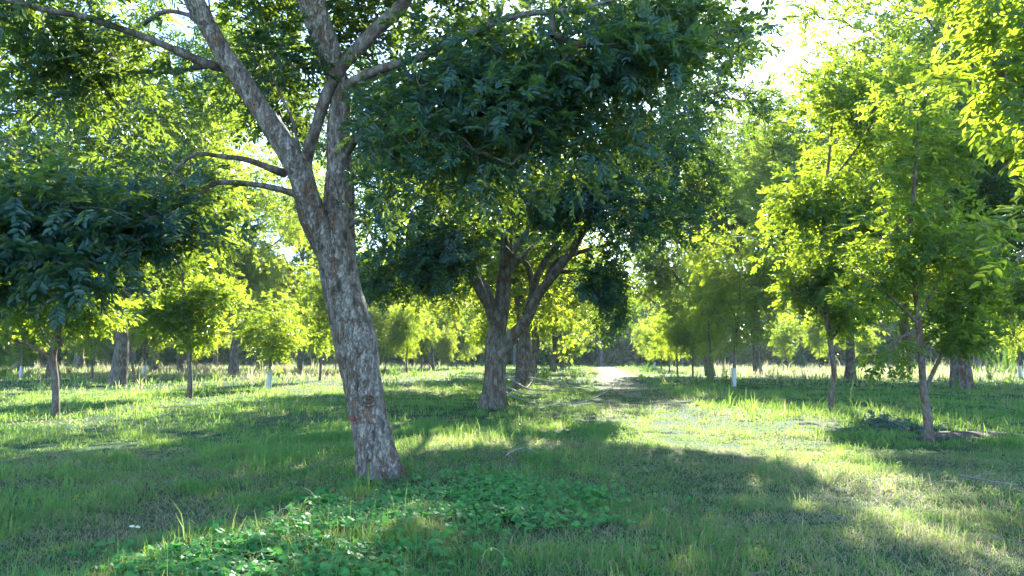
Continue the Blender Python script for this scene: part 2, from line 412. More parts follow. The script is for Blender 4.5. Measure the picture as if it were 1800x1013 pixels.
b0 = on_ground(668, 836); Y0 = b0[1]
def build_leaning_tree():
    root = empty('pecan_tree', (b0[0], b0[1], b0[2]), 'large leaning tree with a thick forked trunk of pale flaking bark', 'tree', 'old trees in the row along the mown path')
    rng = np.random.default_rng(11)
    paths = []
    mb = MB()
    tr = [(672, 870, 78), (668, 838, 74), (659, 785, 65), (648, 735, 64), (636, 665, 68), (624, 600, 75), (611, 550, 68), (598, 493, 65), (592, 440, 64), (594, 385, 56), (597, 330, 52), (597, 290, 45), (594, 230, 40), (598, 165, 36), (588, 110, 40), (573, 60, 44), (562, 0, 48), (548, -110, 46), (535, -240, 40), (525, -400, 30), (515, -600, 18)]
    P, R = traced(tr, Y0)
    P[13:, 1] -= np.linspace(0, 1.6, len(P) - 13); 
    P, R = spline(P, R, .028)
    V, Q = tube(P, R, 72, .08, 2.0, (.30, .42, 5), .017); mb.add(V, Q, 0, True)
    paths.append(P[int(len(P) * .5):])
    tko = link('trunk', mb.mesh('leaning_trunk', [M_BARK], b0), root)
    limbs = [
        ([(592, 470, 52), (572, 425, 52), (553, 385, 50), (541, 350, 43), (525, 300, 41), (490, 240, 40), (450, 180, 37), (420, 133, 37), (393, 95, 33), (365, 45, 34), (342, 0, 36), (318, -60, 34), (290, -150, 28), (260, -280, 18)], 0, -1.2, 34, 'limb'),
        ([(446, 176, 30), (425, 140, 24), (398, 120, 20), (375, 116, 16), (320, 94, 14), (276, 74, 13), (222, 54, 13), (187, 42, 13), (138, 27, 11), (89, 20, 10), (30, 5, 8), (-60, -20, 5)], 0, -1.8, 12, 'limb'),
        ([(415, 135, 14), (385, 116, 11), (355, 118, 9), (296, 126, 9), (222, 126, 9), (187, 131, 8.5), (138, 155, 7), (94, 173, 6), (49, 217, 5), (-10, 260, 3)], .1, 1.0, 10, 'limb'),
        ([(372, 60, 12), (345, 38, 10), (326, 25, 8), (286, 22, 8), (237, 52, 8), (197, 64, 7), (148, 79, 5), (80, 90, 4)], .3, 1.6, 9, 'limb'),
        ([(500, 305, 18), (478, 297, 13), (434, 281, 10), (395, 276, 9), (345, 271, 7), (310, 296, 5), (280, 318, 2)], 0, -1.0, 10, 'limb'),
        ([(548, 352, 20), (518, 341, 13), (469, 328, 10), (409, 321, 10), (370, 326, 8), (335, 360, 6), (306, 372, 4.5), (285, 382, 2)], -.1, -1.2, 10, 'limb'),
        ([(541, 330, 30), (537, 292, 24), (545, 255, 22), (556, 225, 20), (571, 175, 21), (588, 142, 20), (604, 115, 21), (624, 92, 24), (664, 49, 25), (700, 18, 24), (730, -30, 22), (790, -120, 16), (850, -220, 8)], .25, -1.0, 18, 'limb'),
        ([(590, 185, 22), (606, 158, 21), (622, 143, 18), (642, 133, 17), (680, 118, 16), (735, 103, 15), (760, 90, 15), (792, 74, 15), (830, 58, 14), (880, 36, 13), (930, 24, 11), (1000, 18, 8), (1080, 0, 5)], 0, -2.0, 14, 'limb'),
        ([(600, 290, 14), (615, 262, 12), (640, 232, 11), (690, 220, 9), (760, 236, 7), (830, 262, 5), (900, 290, 3)], 0, -1.4, 9, 'limb'),
        ([(612, 400, 10), (632, 388, 6), (648, 400, 5), (655, 420, 4), (668, 438, 2)], -.1, -.3, 8, 'limb'),
        ([(470, 215, 12), (462, 180, 9), (478, 150, 8), (520, 122, 7), (560, 105, 5)], .2, .6, 8, 'limb'),
        ([(545, 320, 8), (528, 270, 6), (515, 215, 5), (492, 165, 5), (478, 130, 3)], -.2, -.6, 7, 'limb'),
        ([(590, 205, 12), (605, 170, 10), (645, 145, 9), (700, 130, 8), (770, 180, 8), (850, 200, 7), (930, 165, 6), (1020, 130, 4)], -.1, 2.2, 9, 'limb'),
    ]
    for k, (pts, dy0, dy1, seg, nm) in enumerate(limbs):
        P, R = traced(pts, Y0 + dy0, 1.0, Y0 + dy0 + dy1); P, R = spline(P, R, .045 if seg > 15 else .09)
        m = MB(); V, Q = tube(P, R, seg, .10 if seg > 15 else .16, k * 5.3, None, (.010 if seg > 15 else .003)); m.add(V, Q, 0, True)
        link(nm, m.mesh('limb', [M_BARK if seg > 20 else M_BARK2], b0), tko); paths.append(P)
    # scars and reddish flakes on the bark
    def on_trunk(px, py): return at(px, py, Y0)
    for (px, py, w, hh) in [(624, 734, 9, 9), (637, 732, 4, 8), (664, 729, 4, 9), (632, 741, 5, 5), (612, 735, 3, 5)]:
        c = on_trunk(px, py); n = 10; s = Y0 / F
        axis = on_trunk(648 + (735 - py) * -.15, py)
        rr = 34 * s
        a = np.linspace(0, 2 * PI, n, endpoint=False); rad = 1 + .35 * np.sin(a * 3 + px)
        ring = []
        for sc, lift in ((1.0, .003), (.8, .009), (.05, .010)):
            x = c[0] + np.cos(a) * w * .5 * s * rad * sc; z = c[2] + np.sin(a) * hh * .5 * s * rad * sc
            dx = np.clip((x - axis[0]) / rr, -.97, .97); y = Y0 - rr * np.sqrt(1 - dx ** 2) - lift - .012
            ring.append(np.stack([x, y, z], 1))
        V = np.concatenate(ring); i = np.arange(n); j = (i + 1) % n
        Q = np.concatenate([np.stack([i + k * n, j + k * n, j + (k + 1) * n, i + (k + 1) * n], 1) for k in (0, 1)])
        m = MB(); m.add(V, Q, 0, True); o = link('bark_flake', m.mesh('bark_flake', [M_FLAKE], b0), tko); o['label'] = 'small orange red patch of bare bark'
    # knot
    kc = on_trunk(653, 702); s = Y0 / F; m = MB()
    for rr_, tt in ((11, 3.2), (5.5, 2.4)):
        a = np.linspace(0, 2 * PI, 25); x = kc[0] + np.cos(a) * rr_ * s * 1.15; z = kc[2] + np.sin(a) * rr_ * s * .8
        ax = at(641, 702, Y0)[0]; y = Y0 - np.sqrt(np.maximum((33.5 * s) ** 2 - (x - ax) ** 2, .0001)) - .001
        V, Q = tube(np.stack([x, y, z], 1), np.full(25, tt * s * .8), 8, .3, 3); m.add(V, Q, 0, True)
    link('knot', m.mesh('knot', [M_BARK], b0), tko)
    cb = MB()
    def E(px, py, y, rx, ry, rz, w): return (at(px, py, y), (rx, ry, rz), w)
    el = [E(70, 390, Y0 - 1.9, 1.6, 1.1, .8, .78), E(225, 385, Y0 - 1.3, 1.3, .9, .65, .7), E(320, 350, Y0 - .9, .5, .5, .3, .14), E(-60, 430, Y0 - 2.2, 1.0, 1.0, .8, .6), E(40, 280, Y0 - .6, .9, 1.0, .35, .15), E(330, 370, Y0 + .3, .8, .8, .3, .15), E(350, 300, Y0 + .8, 1.0, .8, .4, .2), E(100, 470, Y0 - 2.2, .8, .7, .3, .12),
          E(60, 120, Y0 + .5, 1.7, 1.4, .8, .5), E(200, 200, Y0 + 1.6, 1.4, 1.2, .5, .14), E(150, 30, Y0 - .6, 1.6, 1.4, .6, .6), E(150, 130, Y0 + .6, .8, .7, .3, .14), E(250, 75, Y0 - .6, .7, .6, .3, .12),
          E(480, 170, Y0 + 2.0, 1.0, .9, .9, .5), E(500, 30, Y0 + 1.2, 1.4, 1.2, .9, .55), E(480, 110, Y0 - .2, .6, .5, .5, .2),
          E(690, 190, Y0 - .5, .9, .9, .8, .6), E(800, 240, Y0 - 1.1, 1.6, 1.1, 1.0, 1.0), E(950, 230, Y0 - 1.2, 1.5, 1.1, 1.0, .85), E(760, 340, Y0 - .6, 1.1, .9, .5, .6), E(1060, 210, Y0 - 1.0, 1.0, 1.0, .8, .5),
          E(860, 90, Y0 - .9, 1.8, 1.2, .9, 1.1), E(1040, 100, Y0 - 1.2, 1.4, 1.1, .8, .8), E(700, 60, Y0 + .6, 1.4, 1.1, .8, .6), E(1180, 50, Y0 - .3, 1.2, 1.0, .7, .55),
          E(650, -200, Y0 - .5, 3.6, 2.6, 1.6, 2.6), E(350, -250, Y0 - .8, 3.0, 2.6, 1.6, 1.8), E(960, -180, Y0 - .6, 2.6, 2.2, 1.3, 1.4)]
    cl = ellipsoids(rng, 960, el, .48)
    twigs_and_leaves(cb, limb_skel(paths, 3.2, .15), cl, rng, dict(per=12, nl=11, ll=.105, rl=.30), .0045, 5, .27, clear=Y0 + .2)
    # leaves sprouting straight from the trunk
    link('crown', cb.mesh('leaning_crown', [M_LEAF, M_TWIG], b0), root)
    return root

M_FLAKE = plain_mat('red_flake', (.30, .06, .025), (.22, .05, .02), 30)

# ================================================================== the many-limbed tree behind it
b1 = on_ground(866, 716); Y1 = b1[1]
def build_second_tree():
    root = empty('pecan_tree', tuple(b1), 'thick dark tree with many spreading limbs, standing in shade behind the leaning trunk', 'tree', 'old trees in the row along the mown path')
    rng = np.random.default_rng(12); paths = []; mb = MB()
    tr = [(866, 735, 58), (866, 716, 55), (868, 690, 46), (871, 640, 40), (870, 605, 37), (876, 570, 33), (881, 540, 30), (886, 500, 28), (890, 450, 26), (892, 400, 24), (900, 340, 22), (905, 280, 19), (915, 200, 16), (925, 100, 13), (930, 0, 10), (938, -120, 5)]
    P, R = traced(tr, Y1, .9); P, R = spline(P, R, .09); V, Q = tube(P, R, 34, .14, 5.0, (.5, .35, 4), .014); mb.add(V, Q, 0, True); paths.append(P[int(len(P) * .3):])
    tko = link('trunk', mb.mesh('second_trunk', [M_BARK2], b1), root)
    limbs = [
        ([(876, 636, 34), (892, 602, 24), (908, 582, 20), (926, 562, 19), (942, 524, 18), (960, 500, 16), (978, 476, 15), (1001, 447, 14), (1033, 393, 12), (1044, 365, 10), (1075, 290, 8), (1110, 220, 6), (1150, 140, 4)], 0, -2.5),
        ([(872, 575, 26), (861, 540, 21), (843, 508, 19), (831, 472, 17), (825, 433, 15), (815, 380, 13), (800, 320, 11), (770, 250, 9), (730, 180, 6), (690, 120, 3)], 0, -3.0),
        ([(938, 532, 12), (934, 495, 10), (926, 465, 9), (908, 455, 8), (891, 440, 8), (878, 425, 7), (850, 400, 5)], -.3, -1.0),
        ([(960, 500, 10), (968, 470, 9), (985, 455, 9), (1005, 449, 8), (1030, 440, 7), (1070, 430, 5), (1120, 420, 3)], -.6, -1.5),
        ([(925, 565, 14), (940, 500, 12), (960, 455, 11), (985, 425, 10), (1005, 390, 9), (1030, 350, 7), (1060, 300, 5)], .4, 2.5),
        ([(888, 480, 14), (905, 440, 11), (930, 400, 9), (960, 340, 8), (985, 260, 6), (1000, 180, 4)], .3, 3.0),
        ([(888, 420, 12), (870, 360, 10), (845, 300, 8), (830, 220, 6), (815, 130, 4)], .2, 3.5),
        ([(1010, 430, 8), (1050, 370, 7), (1090, 330, 6), (1140, 260, 5), (1190, 180, 3)], -1.4, -.6),
        ([(846, 512, 10), (820, 480, 8), (780, 450, 6), (730, 430, 4), (680, 415, 2.5)], -.4, -2.0),
        ([(978, 476, 9), (1020, 480, 7), (1070, 490, 5), (1120, 510, 3.5), (1010 + 150, 540, 2)], -1.0, -1.2),
        ([(884, 520, 14), (900, 470, 12), (945, 430, 10), (1010, 380, 8), (1090, 330, 6), (1180, 290, 4), (1260, 240, 2.5)], .8, 4.5),
        ([(876, 560, 14), (850, 500, 12), (800, 450, 10), (740, 410, 8), (660, 380, 6), (590, 350, 3)], .8, 5.0),
    ]
    for k, (pts, dy0, dy1) in enumerate(limbs):
        P, R = traced(pts, Y1 + dy0, 1.0, Y1 + dy0 + dy1); P, R = spline(P, R, .14)
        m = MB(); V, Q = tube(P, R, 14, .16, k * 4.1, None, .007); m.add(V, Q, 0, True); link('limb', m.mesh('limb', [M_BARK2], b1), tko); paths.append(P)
    cb = MB(); E = lambda px, py, y, rx, ry, rz, w: (at(px, py, y), (rx, ry, rz), w)
    el = [E(760, 430, Y1 - 2.5, 2.2, 2.2, 1.5, 1.2), E(660, 400, Y1 - 1.5, 2.0, 2.2, 1.6, .9), E(760, 300, Y1 - 1.5, 2.4, 2.4, 1.8, 1.2), E(900, 330, Y1 - 2.5, 2.4, 2.0, 1.6, 1.1), E(1000, 300, Y1 - 2.0, 2.2, 2.2, 1.8, 1.3), E(1120, 400, Y1 - 2.5, 2.2, 2.2, 1.7, 1.5),
          E(1070, 500, Y1 - 2.2, 1.1, 1.2, 1.0, 1.0), E(1050, 530, Y1 - 1.9, .95, 1.0, .9, .6), E(1035, 580, Y1 - 1.9, .5, .6, .5, .12), E(720, 430, Y1 - 3, 2.0, 1.6, 1.2, 1.4), E(900, 350, Y1 - 3, 2.2, 1.6, .9, 1.0), E(660, 500, Y1 - 2.5, 1.2, 1.2, .9, .7), E(1020, 380, Y1 - 3, 1.4, 1.2, .6, .5), E(1150, 280, Y1 - 1.5, 2.2, 2.2, 1.9, 1.5), E(1240, 360, Y1 - 1.2, 1.7, 1.9, 1.6, .9), E(1230, 180, Y1, 2.0, 2.2, 1.8, 1.1), E(1270, 70, Y1 + .5, 1.8, 2, 1.8, 1.0), E(1310, 170, Y1 + 1.5, 1.2, 2, 2.2, .8), E(1170, 480, Y1 - 1.5, 1.6, 1.6, 1.1, .7), E(1300, 400, Y1 - .5, 1.0, 1.4, 1.3, .5), E(1180, 30, Y1, 2, 2, 1.6, .7), E(1090, 130, Y1, 2.4, 2.4, 2, 1.1), E(900, 130, Y1, 3, 3, 2, 1.0),
          E(700, 220, Y1 + 2, 3.4, 3, 2.4, 1.7), E(1100, 60, Y1 + 3, 3.6, 3, 2.6, 1.0), E(900, -60, Y1 + 1, 4.5, 4.0, 2.8, 1.4), E(620, 330, Y1 + 4, 3.4, 3, 2.5, 1.3), E(760, 260, Y1, 2.2, 2.2, 1.8, 1.2), E(820, 225, Y1 + .5, 1.6, 1.8, 1.4, 1.3), E(640, 250, Y1, 2.4, 2.2, 2, 1.0), E(700, 490, Y1 + 1.0, 1.5, 1.6, 1.0, .5), E(830, 480, Y1 - 1, 1.0, 1.2, .7, .3), E(960, 440, Y1 + 1.5, 1.6, 1.6, 1.0, .35), E(1000, 430, Y1 + 4, 4, 2.5, 2, .7)]  # some of these clumps are added to throw shade on the near grass
    cl = ellipsoids(rng, 1620, el, .47); cl = np.concatenate([cl, rng.normal(0, .42, (18, 3)) + [-.75, 23, 9.3]])  # last clumps added to block a sunbeam falling on the near grass
    twigs_and_leaves(cb, limb_skel(paths, 2.2, .15), cl, rng, dict(per=13, nl=9, ll=.140, rl=.36), .008, 4, .42, clear=Y1 + .8)
    link('crown', cb.mesh('second_crown', [M_LEAF, M_TWIG], b1), root)

build_leaning_tree()
build_second_tree()

# ================================================================== slender trees with traced stems
def slender(px, py, stem, subs, el, ncl, label, group, leaf, seed, guard=None, lmat=None, bark=None, spread=.32, name='young_tree', carve='gap'):
    b = on_ground(px, py); Y = b[1]; rng = np.random.default_rng(seed)
    root = empty(name, tuple(b), label, 'tree', group)
    mb = MB(); P, R = traced(stem, Y); P[0] = b - np.array([0, 0, .15]); P, R = spline(P, R, .08); V, Q = tube(P, R, 14, .12, seed, (.15, .3, 4), .004); mb.add(V, Q, 0, True)
    paths = [P[int(len(P) * .35):]]
    for pts, dy in subs:
        p, r = traced(pts, Y, 1.0, Y + dy); p, r = spline(p, r, .1); V, Q = tube(p, r, 9, .12, seed + pts[0][0]); mb.add(V, Q, 0, True); paths.append(p)
    t = link('trunk', mb.mesh('slender_trunk', [bark or M_BARK3], b), root)
    cb = MB(); cl = ellipsoids(rng, ncl, [(at(a, c, Y + dy), (rx, ry, rz), w) for (a, c, dy, rx, ry, rz, w) in el], .42)
    twigs_and_leaves(cb, limb_skel(paths, .8, .1), cl, rng, leaf, .005, 4, spread, carve=carve)
    link('crown', cb.mesh('slender_crown', [lmat or M_LEAF_Y, M_TWIG], b), root)
    return root, t, b

YG = 'young trees planted across the grass'
LF_N = dict(per=14, nl=9, ll=.115, rl=.30)
slender(1633, 778, [(1634, 780, 17), (1631, 740, 14), (1624, 690, 12), (1620, 640, 11), (1617, 590, 11), (1613, 540, 11), (1606, 480, 9), (1598, 420, 8), (1606, 340, 7), (1612, 260, 5), (1615, 180, 3)],
        [([(1626, 690, 7), (1640, 655, 6.5), (1655, 625, 6), (1668, 605, 5), (1690, 588, 4), (1730, 570, 3)], .4), ([(1614, 560, 6), (1640, 510, 5), (1670, 460, 4), (1700, 400, 3)], 1.0), ([(1614, 570, 6), (1580, 535, 5), (1540, 500, 4), (1500, 480, 2)], -.6), ([(1617, 580, 5), (1590, 590, 4), (1570, 605, 3)], -.5), ([(1600, 430, 5), (1560, 380, 4), (1530, 330, 2)], .6)],
        [(1620, 430, 0, 1.5, 1.4, 1.2, 1.4), (1560, 500, -.3, .9, .9, .6, .7), (1690, 520, .4, .9, .9, .7, .8), (1570, 622, -.4, .34, .4, .28, .32), (1640, 290, .3, 1.3, 1.2, 1.1, 1.0), (1690, 585, .2, .5, .5, .3, .3), (1740, 440, .3, .7, .8, .8, .6), (1610, 190, 0, .8, .8, .7, .4)],
        150, 'slender young tree with a low side stem and a drooping leafy spray beside bare soil', YG, LF_N, 21, spread=.27, carve=True)
slender(1458, 724, [(1458, 726, 10), (1462, 690, 9), (1466, 655, 9), (1462, 620, 9), (1457, 585, 9), (1450, 530, 8), (1446, 450, 7), (1450, 350, 6), (1460, 250, 4), (1465, 150, 3)],
        [([(1460, 600, 6), (1480, 570, 5), (1510, 545, 4), (1560, 520, 2.5)], .6), ([(1455, 560, 6), (1420, 530, 5), (1380, 500, 3)], -.4), ([(1448, 470, 5), (1500, 400, 4), (1560, 320, 3), (1590, 230, 2)], .5), ([(1450, 420, 5), (1410, 340, 4), (1390, 260, 2)], .3), ([(1452, 330, 4), (1520, 240, 3), (1560, 150, 2)], -.3)],
        [(1450, 480, 0, 1.5, 1.5, 1.1, 1.3), (1430, 370, 0, 1.4, 1.4, 1.3, 1.0), (1530, 370, 0, 1.6, 1.5, 1.6, 1.5), (1520, 220, 0, 1.6, 1.6, 1.5, 1.4), (1610, 200, .3, 1.3, 1.4, 1.5, .9), (1450, 220, 0, 1.1, 1.2, 1.2, .7), (1590, 130, .2, 1.2, 1.2, .8, .6), (1490, 560, 0, .8, .8, .35, .3), (1500, 330, 4.5, 1.8, 2.5, 1.8, 1.1), (1420, 420, 4.0, 1.6, 2.2, 1.4, .8), (1570, 430, 4.0, 1.7, 2.2, 1.4, .8), (1390, 500, 0, .8, .8, .6, .4), (1470, 120, 0, .7, .8, .6, .3)],  # clumps set well behind the stem are added to shade the grass
        430, 'tall young tree with a crooked bare stem and a bright yellow green sunlit crown', YG, dict(per=14, nl=9, ll=.135, rl=.34), 22, spread=.34, carve=True)
slender(98, 735, [(99, 737, 14), (98, 700, 12), (96, 660, 12), (93, 630, 12), (97, 600, 12), (104, 575, 9), (108, 530, 7), (112, 480, 5), (115, 420, 3)],
        [([(94, 632, 8), (85, 626, 6), (60, 612, 6), (35, 602, 5), (5, 590, 4), (-40, 570, 2)], -.5), ([(97, 612, 7), (118, 595, 5), (132, 572, 4.5), (142, 545, 4), (155, 505, 2)], .5), ([(95, 612, 6), (82, 598, 5), (75, 585, 4), (60, 550, 2)], .3)],
        [(90, 520, 0, 1.6, 1.4, .9, 1.2), (10, 560, -.3, .9, .9, .6, .6), (150, 540, .3, 1.0, 1.0, .8, .7), (100, 440, 0, 1.2, 1.2, .8, .6), (115, 600, -.2, .35, .4, .25, .12)],
        120, 'small dark branching tree standing at the edge of the sunny grass strip', YG, dict(per=14, nl=9, ll=.13, rl=.32), 23, spread=.34)
slender(333, 700, [(334, 702, 10), (334, 670, 8.5), (333, 640, 8), (332, 605, 9), (325, 560, 6), (322, 500, 5), (318, 440, 4), (315, 380, 3)],
        [([(332, 608, 6), (345, 590, 4), (365, 570, 3)], .5), ([(331, 608, 5), (315, 592, 4), (295, 575, 2)], -.5)],
        [(335, 540, 0, 1.6, 1.5, 1.3, 1.3), (290, 545, 0, 1.0, 1.0, .7, .6), (380, 520, 0, 1.1, 1.0, 1.0, .6), (320, 440, 0, 1.3, 1.3, 1.2, .7), (335, 590, 0, .8, .8, .3, .25)],
        150, 'young tree with a straight stem and a glowing lime green crown', YG, dict(per=14, nl=7, ll=.17, rl=.36), 24, spread=.42)

# ================================================================== prototypes for the trees farther off
BIGLEAF = dict(per=10, nl=7, ll=.22, rl=.44, wr=.42)
PROTO = {}
def proto(key, *a, **k): PROTO[key] = generic_tree(*a, name=key, **k)
proto('big0', 101, 14, 2.7, .38, 6.4, 7, 620, BIGLEAF, bark=M_BARK2, lmat=M_LEAF_B, spread=.46, twig_r=.012, seg=22)
proto('big1', 102, 15, 2.3, .38, 6.8, 8, 680, BIGLEAF, bark=M_BARK2, lmat=M_LEAF_B, spread=.46, twig_r=.012, seg=22)
proto('big2', 103, 13, 3.6, .36, 6.0, 6, 560, BIGLEAF, lean=.1, bark=M_BARK2, lmat=M_LEAF_B, spread=.46, twig_r=.012, seg=22)
proto('tall0', 111, 22, 4.0, .38, 6.4, 10, 1050, BIGLEAF, low=0.02, bark=M_BARK2, lmat=M_LEAF_B, spread=.5, twig_r=.012, seg=22)
proto('tall1', 112, 21, 3.8, .31, 6.0, 10, 1000, BIGLEAF, low=.02, bark=M_BARK2, lmat=M_LEAF_B, spread=.5, twig_r=.012, seg=22)
YL = dict(per=12, nl=7, ll=.19, rl=.40, wr=.34)
proto('young0', 201, 6.0, 1.9, .085, 1.7, 5, 95, YL, bark=M_BARK3, lmat=M_LEAF_Y, spread=.42, lean=.12, seg=9)
proto('young1', 202, 6.8, 1.7, .09, 1.9, 6, 110, YL, bark=M_BARK3, lmat=M_LEAF_Y, spread=.42, lean=.2, seg=9)
proto('young2', 203, 5.2, 1.6, .075, 1.6, 5, 80, YL, bark=M_BARK3, lmat=M_LEAF_B, spread=.40, lean=.25, seg=9)

M_GUARD = plain_mat('white_guard', (.45, .47, .49), (.66, .67, .68), 20, .5)
def guard_mesh(h, r):
    mb = MB(); z = np.linspace(0, h, 5); P = np.stack([z * .02, z * 0, z], 1)
    V, Q = tube(P, np.full(5, r), 14); mb.add(V, Q, 0, True)
    P2 = P[::-1]; V, Q = tube(P2, np.full(5, r * .86), 14); mb.add(V, Q, 0, True)
    a = np.arange(14); b = (a + 1) % 14; top0 = 4 * 14
    mb.add(np.concatenate([mb.V[0][top0:top0 + 14], mb.V[0][top0:top0 + 14] * [.86, .86, 1]]), np.stack([a, b, b + 14, a + 14], 1), 0)
    return mb.mesh('tree_guard', [M_GUARD])
GUARD = guard_mesh(1.0, .13)

def place(key, px, py, label, group, s=1.0, rz=0.0, guard=False, name=None, y=None, lean=0.0, sz=None):
    p = on_ground(px, py)
    if y is not None:
        q = at(px, HZ, y); p = np.array([q[0], y, float(gz(q[0], y))])
    root = empty(name or ('pecan_tree' if key[:3] in ('big', 'tal') else 'young_tree'), tuple(p), label, 'tree', group)
    root.rotation_euler = (lean, 0, rz); root.scale = (s, s, sz or s)
    t = link('trunk', PROTO[key][0], root); link('crown', PROTO[key][1], root)
    if guard:
        g = link('tree_guard', GUARD, t); g.scale = (1 / s, 1 / s, 1 / (sz or s)); g['label'] = 'pale sleeve round the foot of the stem'
    return root

RG = 'old trees in the row along the mown path'
OG = 'old trees scattered across the grove'
place('big2', 916, 681, 'straight thick trunk rising just behind the heap of fallen branches', RG, 1.12, .4)
place('big0', 938, 664, 'warm brown trunk forking low, third behind the leaning tree', RG, 1.05, 2.2)
place('big1', 974, 653, 'old tree farther down the row, fourth behind the leaning tree', RG, 1.05, 4.0)
place('big2', 990, 648, 'last old tree at the far end of the row beside the path', RG, 1.1, 5.1)
place('tall0', 208, 678, 'stout tree with a trunk splitting into three near a thin leaning sapling', OG, 1.15, 1.0)
place('tall0', 410, 662, 'stout forked tree behind the lime green young tree', OG, 1.1, 3.3)
place('tall1', 527, 655, 'pale thick trunk close behind the leaning tree, near a thin sapling', OG, 1.15, 5.3)
place('big0', 455, 650, 'shaded old tree just behind the sapling with the white sleeve', OG, 1.1, .2)
place('tall0', 270, 654, 'old tree with a straight grey trunk on the pale dry grass strip', OG, 1.15, 2.7)
place('big2', 376, 647, 'distant dark trunk between two stout old trees', OG, 1.0, 1.7)
place('tall0', 1247, 653, 'leaning old trunk behind the row of saplings beside the path', OG, 1.15, 3.9, lean=.05, y=67)
place('tall1', 1331, 652, 'dark upright trunk standing on its own in a band of shade', OG, 1.25, .9, y=72, sz=1.45)
place('tall1', 1495, 662, 'old tree behind the crooked young stem, its trunk leaning', OG, 1.1, 2.0, lean=-.04, y=50)
place('tall0', 1690, 683, 'big pale trunked tree behind the slender tree with the low side stem', OG, 1.28, 5.7)
place('big0', 1718, 652, 'distant brown trunk on dry pale grass beside the big pale trunk', OG, 1.2, 4.4)
place('big2', 760, 649, 'distant old tree behind the grass between the two main trunks', OG, 1.1, 4.1)
place('big0', 655, 652, 'distant tree half hidden by the leaning trunk', OG, 1.1, 5.5)
place('big1', 30, 655, 'old tree behind the small dark branching tree', OG, 1.15, 1.9)
place('tall1', -150, 0, 'tall tree at the edge of the grove whose boughs hang over the sunny strip', OG, .95, 2.6, y=31)
place('big1', 140, 0, 'tall tree between the old trees and the far woods', OG, 1.15, .3, y=95)
place('tall1', 318, 0, 'far tall trunk standing behind the lime green young tree', OG, 1.0, 1.4, y=80)
place('big0', 95, 0, 'far old tree on the pale grass between the bent sapling and the feathery weeds', OG, 1.25, 2.9, y=62)
place('big2', 1590, 0, 'tall tree whose crown rises behind the yellow green young crown', OG, 1.35, 1.1, y=58)
place('big0', 1960, 0, 'broad tree beside the dry grass at the edge of the grove', OG, 1.3, 3.0, y=34)

SG = 'saplings in the line beside the mown path'
y_ = [('young1', 1290, 680, 'tallest sapling with a pale blue sleeve beside the tall weeds', YG, 1.25, .5, True), ('young0', 1252, 676, 'sapling with weeds round its stem beside the sleeved sapling', SG, 1.05, 2.0, False),
      ('young2', 1218, 666, 'third sapling in from the tall weeds', SG, 1.15, 1.1, False), ('young0', 1191, 659, 'sapling before the gap where the leaning old trunk shows', SG, 1.05, 4.0, False), ('young1', 1177, 655, 'sapling close beside another in the middle of the line', SG, 1.0, 5.2, False),
      ('young2', 1163, 651, 'thin sapling next to one with a white sleeve', SG, 1.2, 2.9, False), ('young0', 1150, 649, 'far sapling with a small white sleeve', SG, 1.1, .7, True), ('young1', 1140, 646.5, 'sapling beyond the white sleeve', SG, 1.05, 3.8, False),
      ('young0', 1129, 645, 'next to last sapling down the line', SG, 1.15, 1.3, False), ('young2', 1117, 643.5, 'farthest sapling of the line by the path', SG, 1.3, 4.6, False),
      ('young2', 472, 686, 'sapling with a bright white sleeve in the sunny grass', YG, 1.0, 1.2, True), ('young0', 562, 671, 'sapling with a brown stem just beside the leaning trunk', YG, 1.15, 3.1, False), ('young1', 162, 669, 'sapling between the small dark tree and the stout one', YG, 1.0, 4.4, False),
      ('young2', 252, 664, 'sapling with a white foot behind the stout old tree', YG, 1.05, .2, True), ('young0', 36, 666, 'sapling with a white foot at the edge of the dry grass', YG, 1.1, 2.4, True), ('young0', 715, 658, 'sapling in a clump of tall grass beside the leaning trunk', YG, 1.1, 5.5, False),
      ('young1', 677, 657, 'sapling close to the edge of the leaning trunk', YG, 1.05, 1.0, False), ('young1', 803, 650, 'first sapling in the fence-like line of thin stems', YG, .95, 2.2, False), ('young0', 818, 649, 'second thin stem in the fence-like line', YG, 1.05, .1, False),
      ('young2', 833, 647, 'third thin stem in the fence-like line', YG, 1.2, 3.6, False), ('young0', 788, 652, 'low sapling before the fence-like line of thin stems', YG, .8, 4.9, False), ('young2', 740, 652, 'bushy low sapling between tall grass and thin stems', YG, 1.0, 4.1, False),
      ('young1', 1384, 651, 'round crowned sapling beside the dark upright trunk', YG, 1.1, 3.0, False), ('young0', 1441, 650, 'pale far sapling on the dry grass', YG, 1.1, 5.0, False), ('young2', 1517, 652, 'thin far sapling behind the leaning old trunk', YG, 1.1, .6, False),
      ('young1', 1795, 668, 'sapling with a white sleeve beside feathery weeds', YG, 1.1, 1.9, True), ('young2', 1000, 648, 'small sapling behind the old row by the path', YG, 1.1, 1.9, False), ('young0', 590, 651, 'far sapling half behind the leaning trunk', YG, 1.1, 3.9, False), ('young1', 345, 650, 'far thin sapling beside the lime green young tree', YG, 1.0, 2.7, False)]
for k, (key, px, py, lab, g, s, rz, gd) in enumerate(y_): place(key, px, py, lab, g, s * .95, rz, gd, sz=s * (1.12, 1.38, 1.0, 1.25)[k % 4], lean=(.02, -.04, .05, 0)[k % 4])

# the thin sapling that leans over
o, t_, b_ = slender(237, 671, [(240, 672, 5), (234, 650, 4), (230, 630, 4), (229, 605, 3.5), (236, 580, 3), (245, 550, 2.5), (250, 510, 2)], [], [(240, 550, 0, .9, .9, .6, 1), (230, 590, 0, .6, .6, .4, .4)], 26, 'thin bent sapling leaning beside the stout forked trunk', YG, dict(per=10, nl=7, ll=.2, rl=.4), 31, spread=.4)

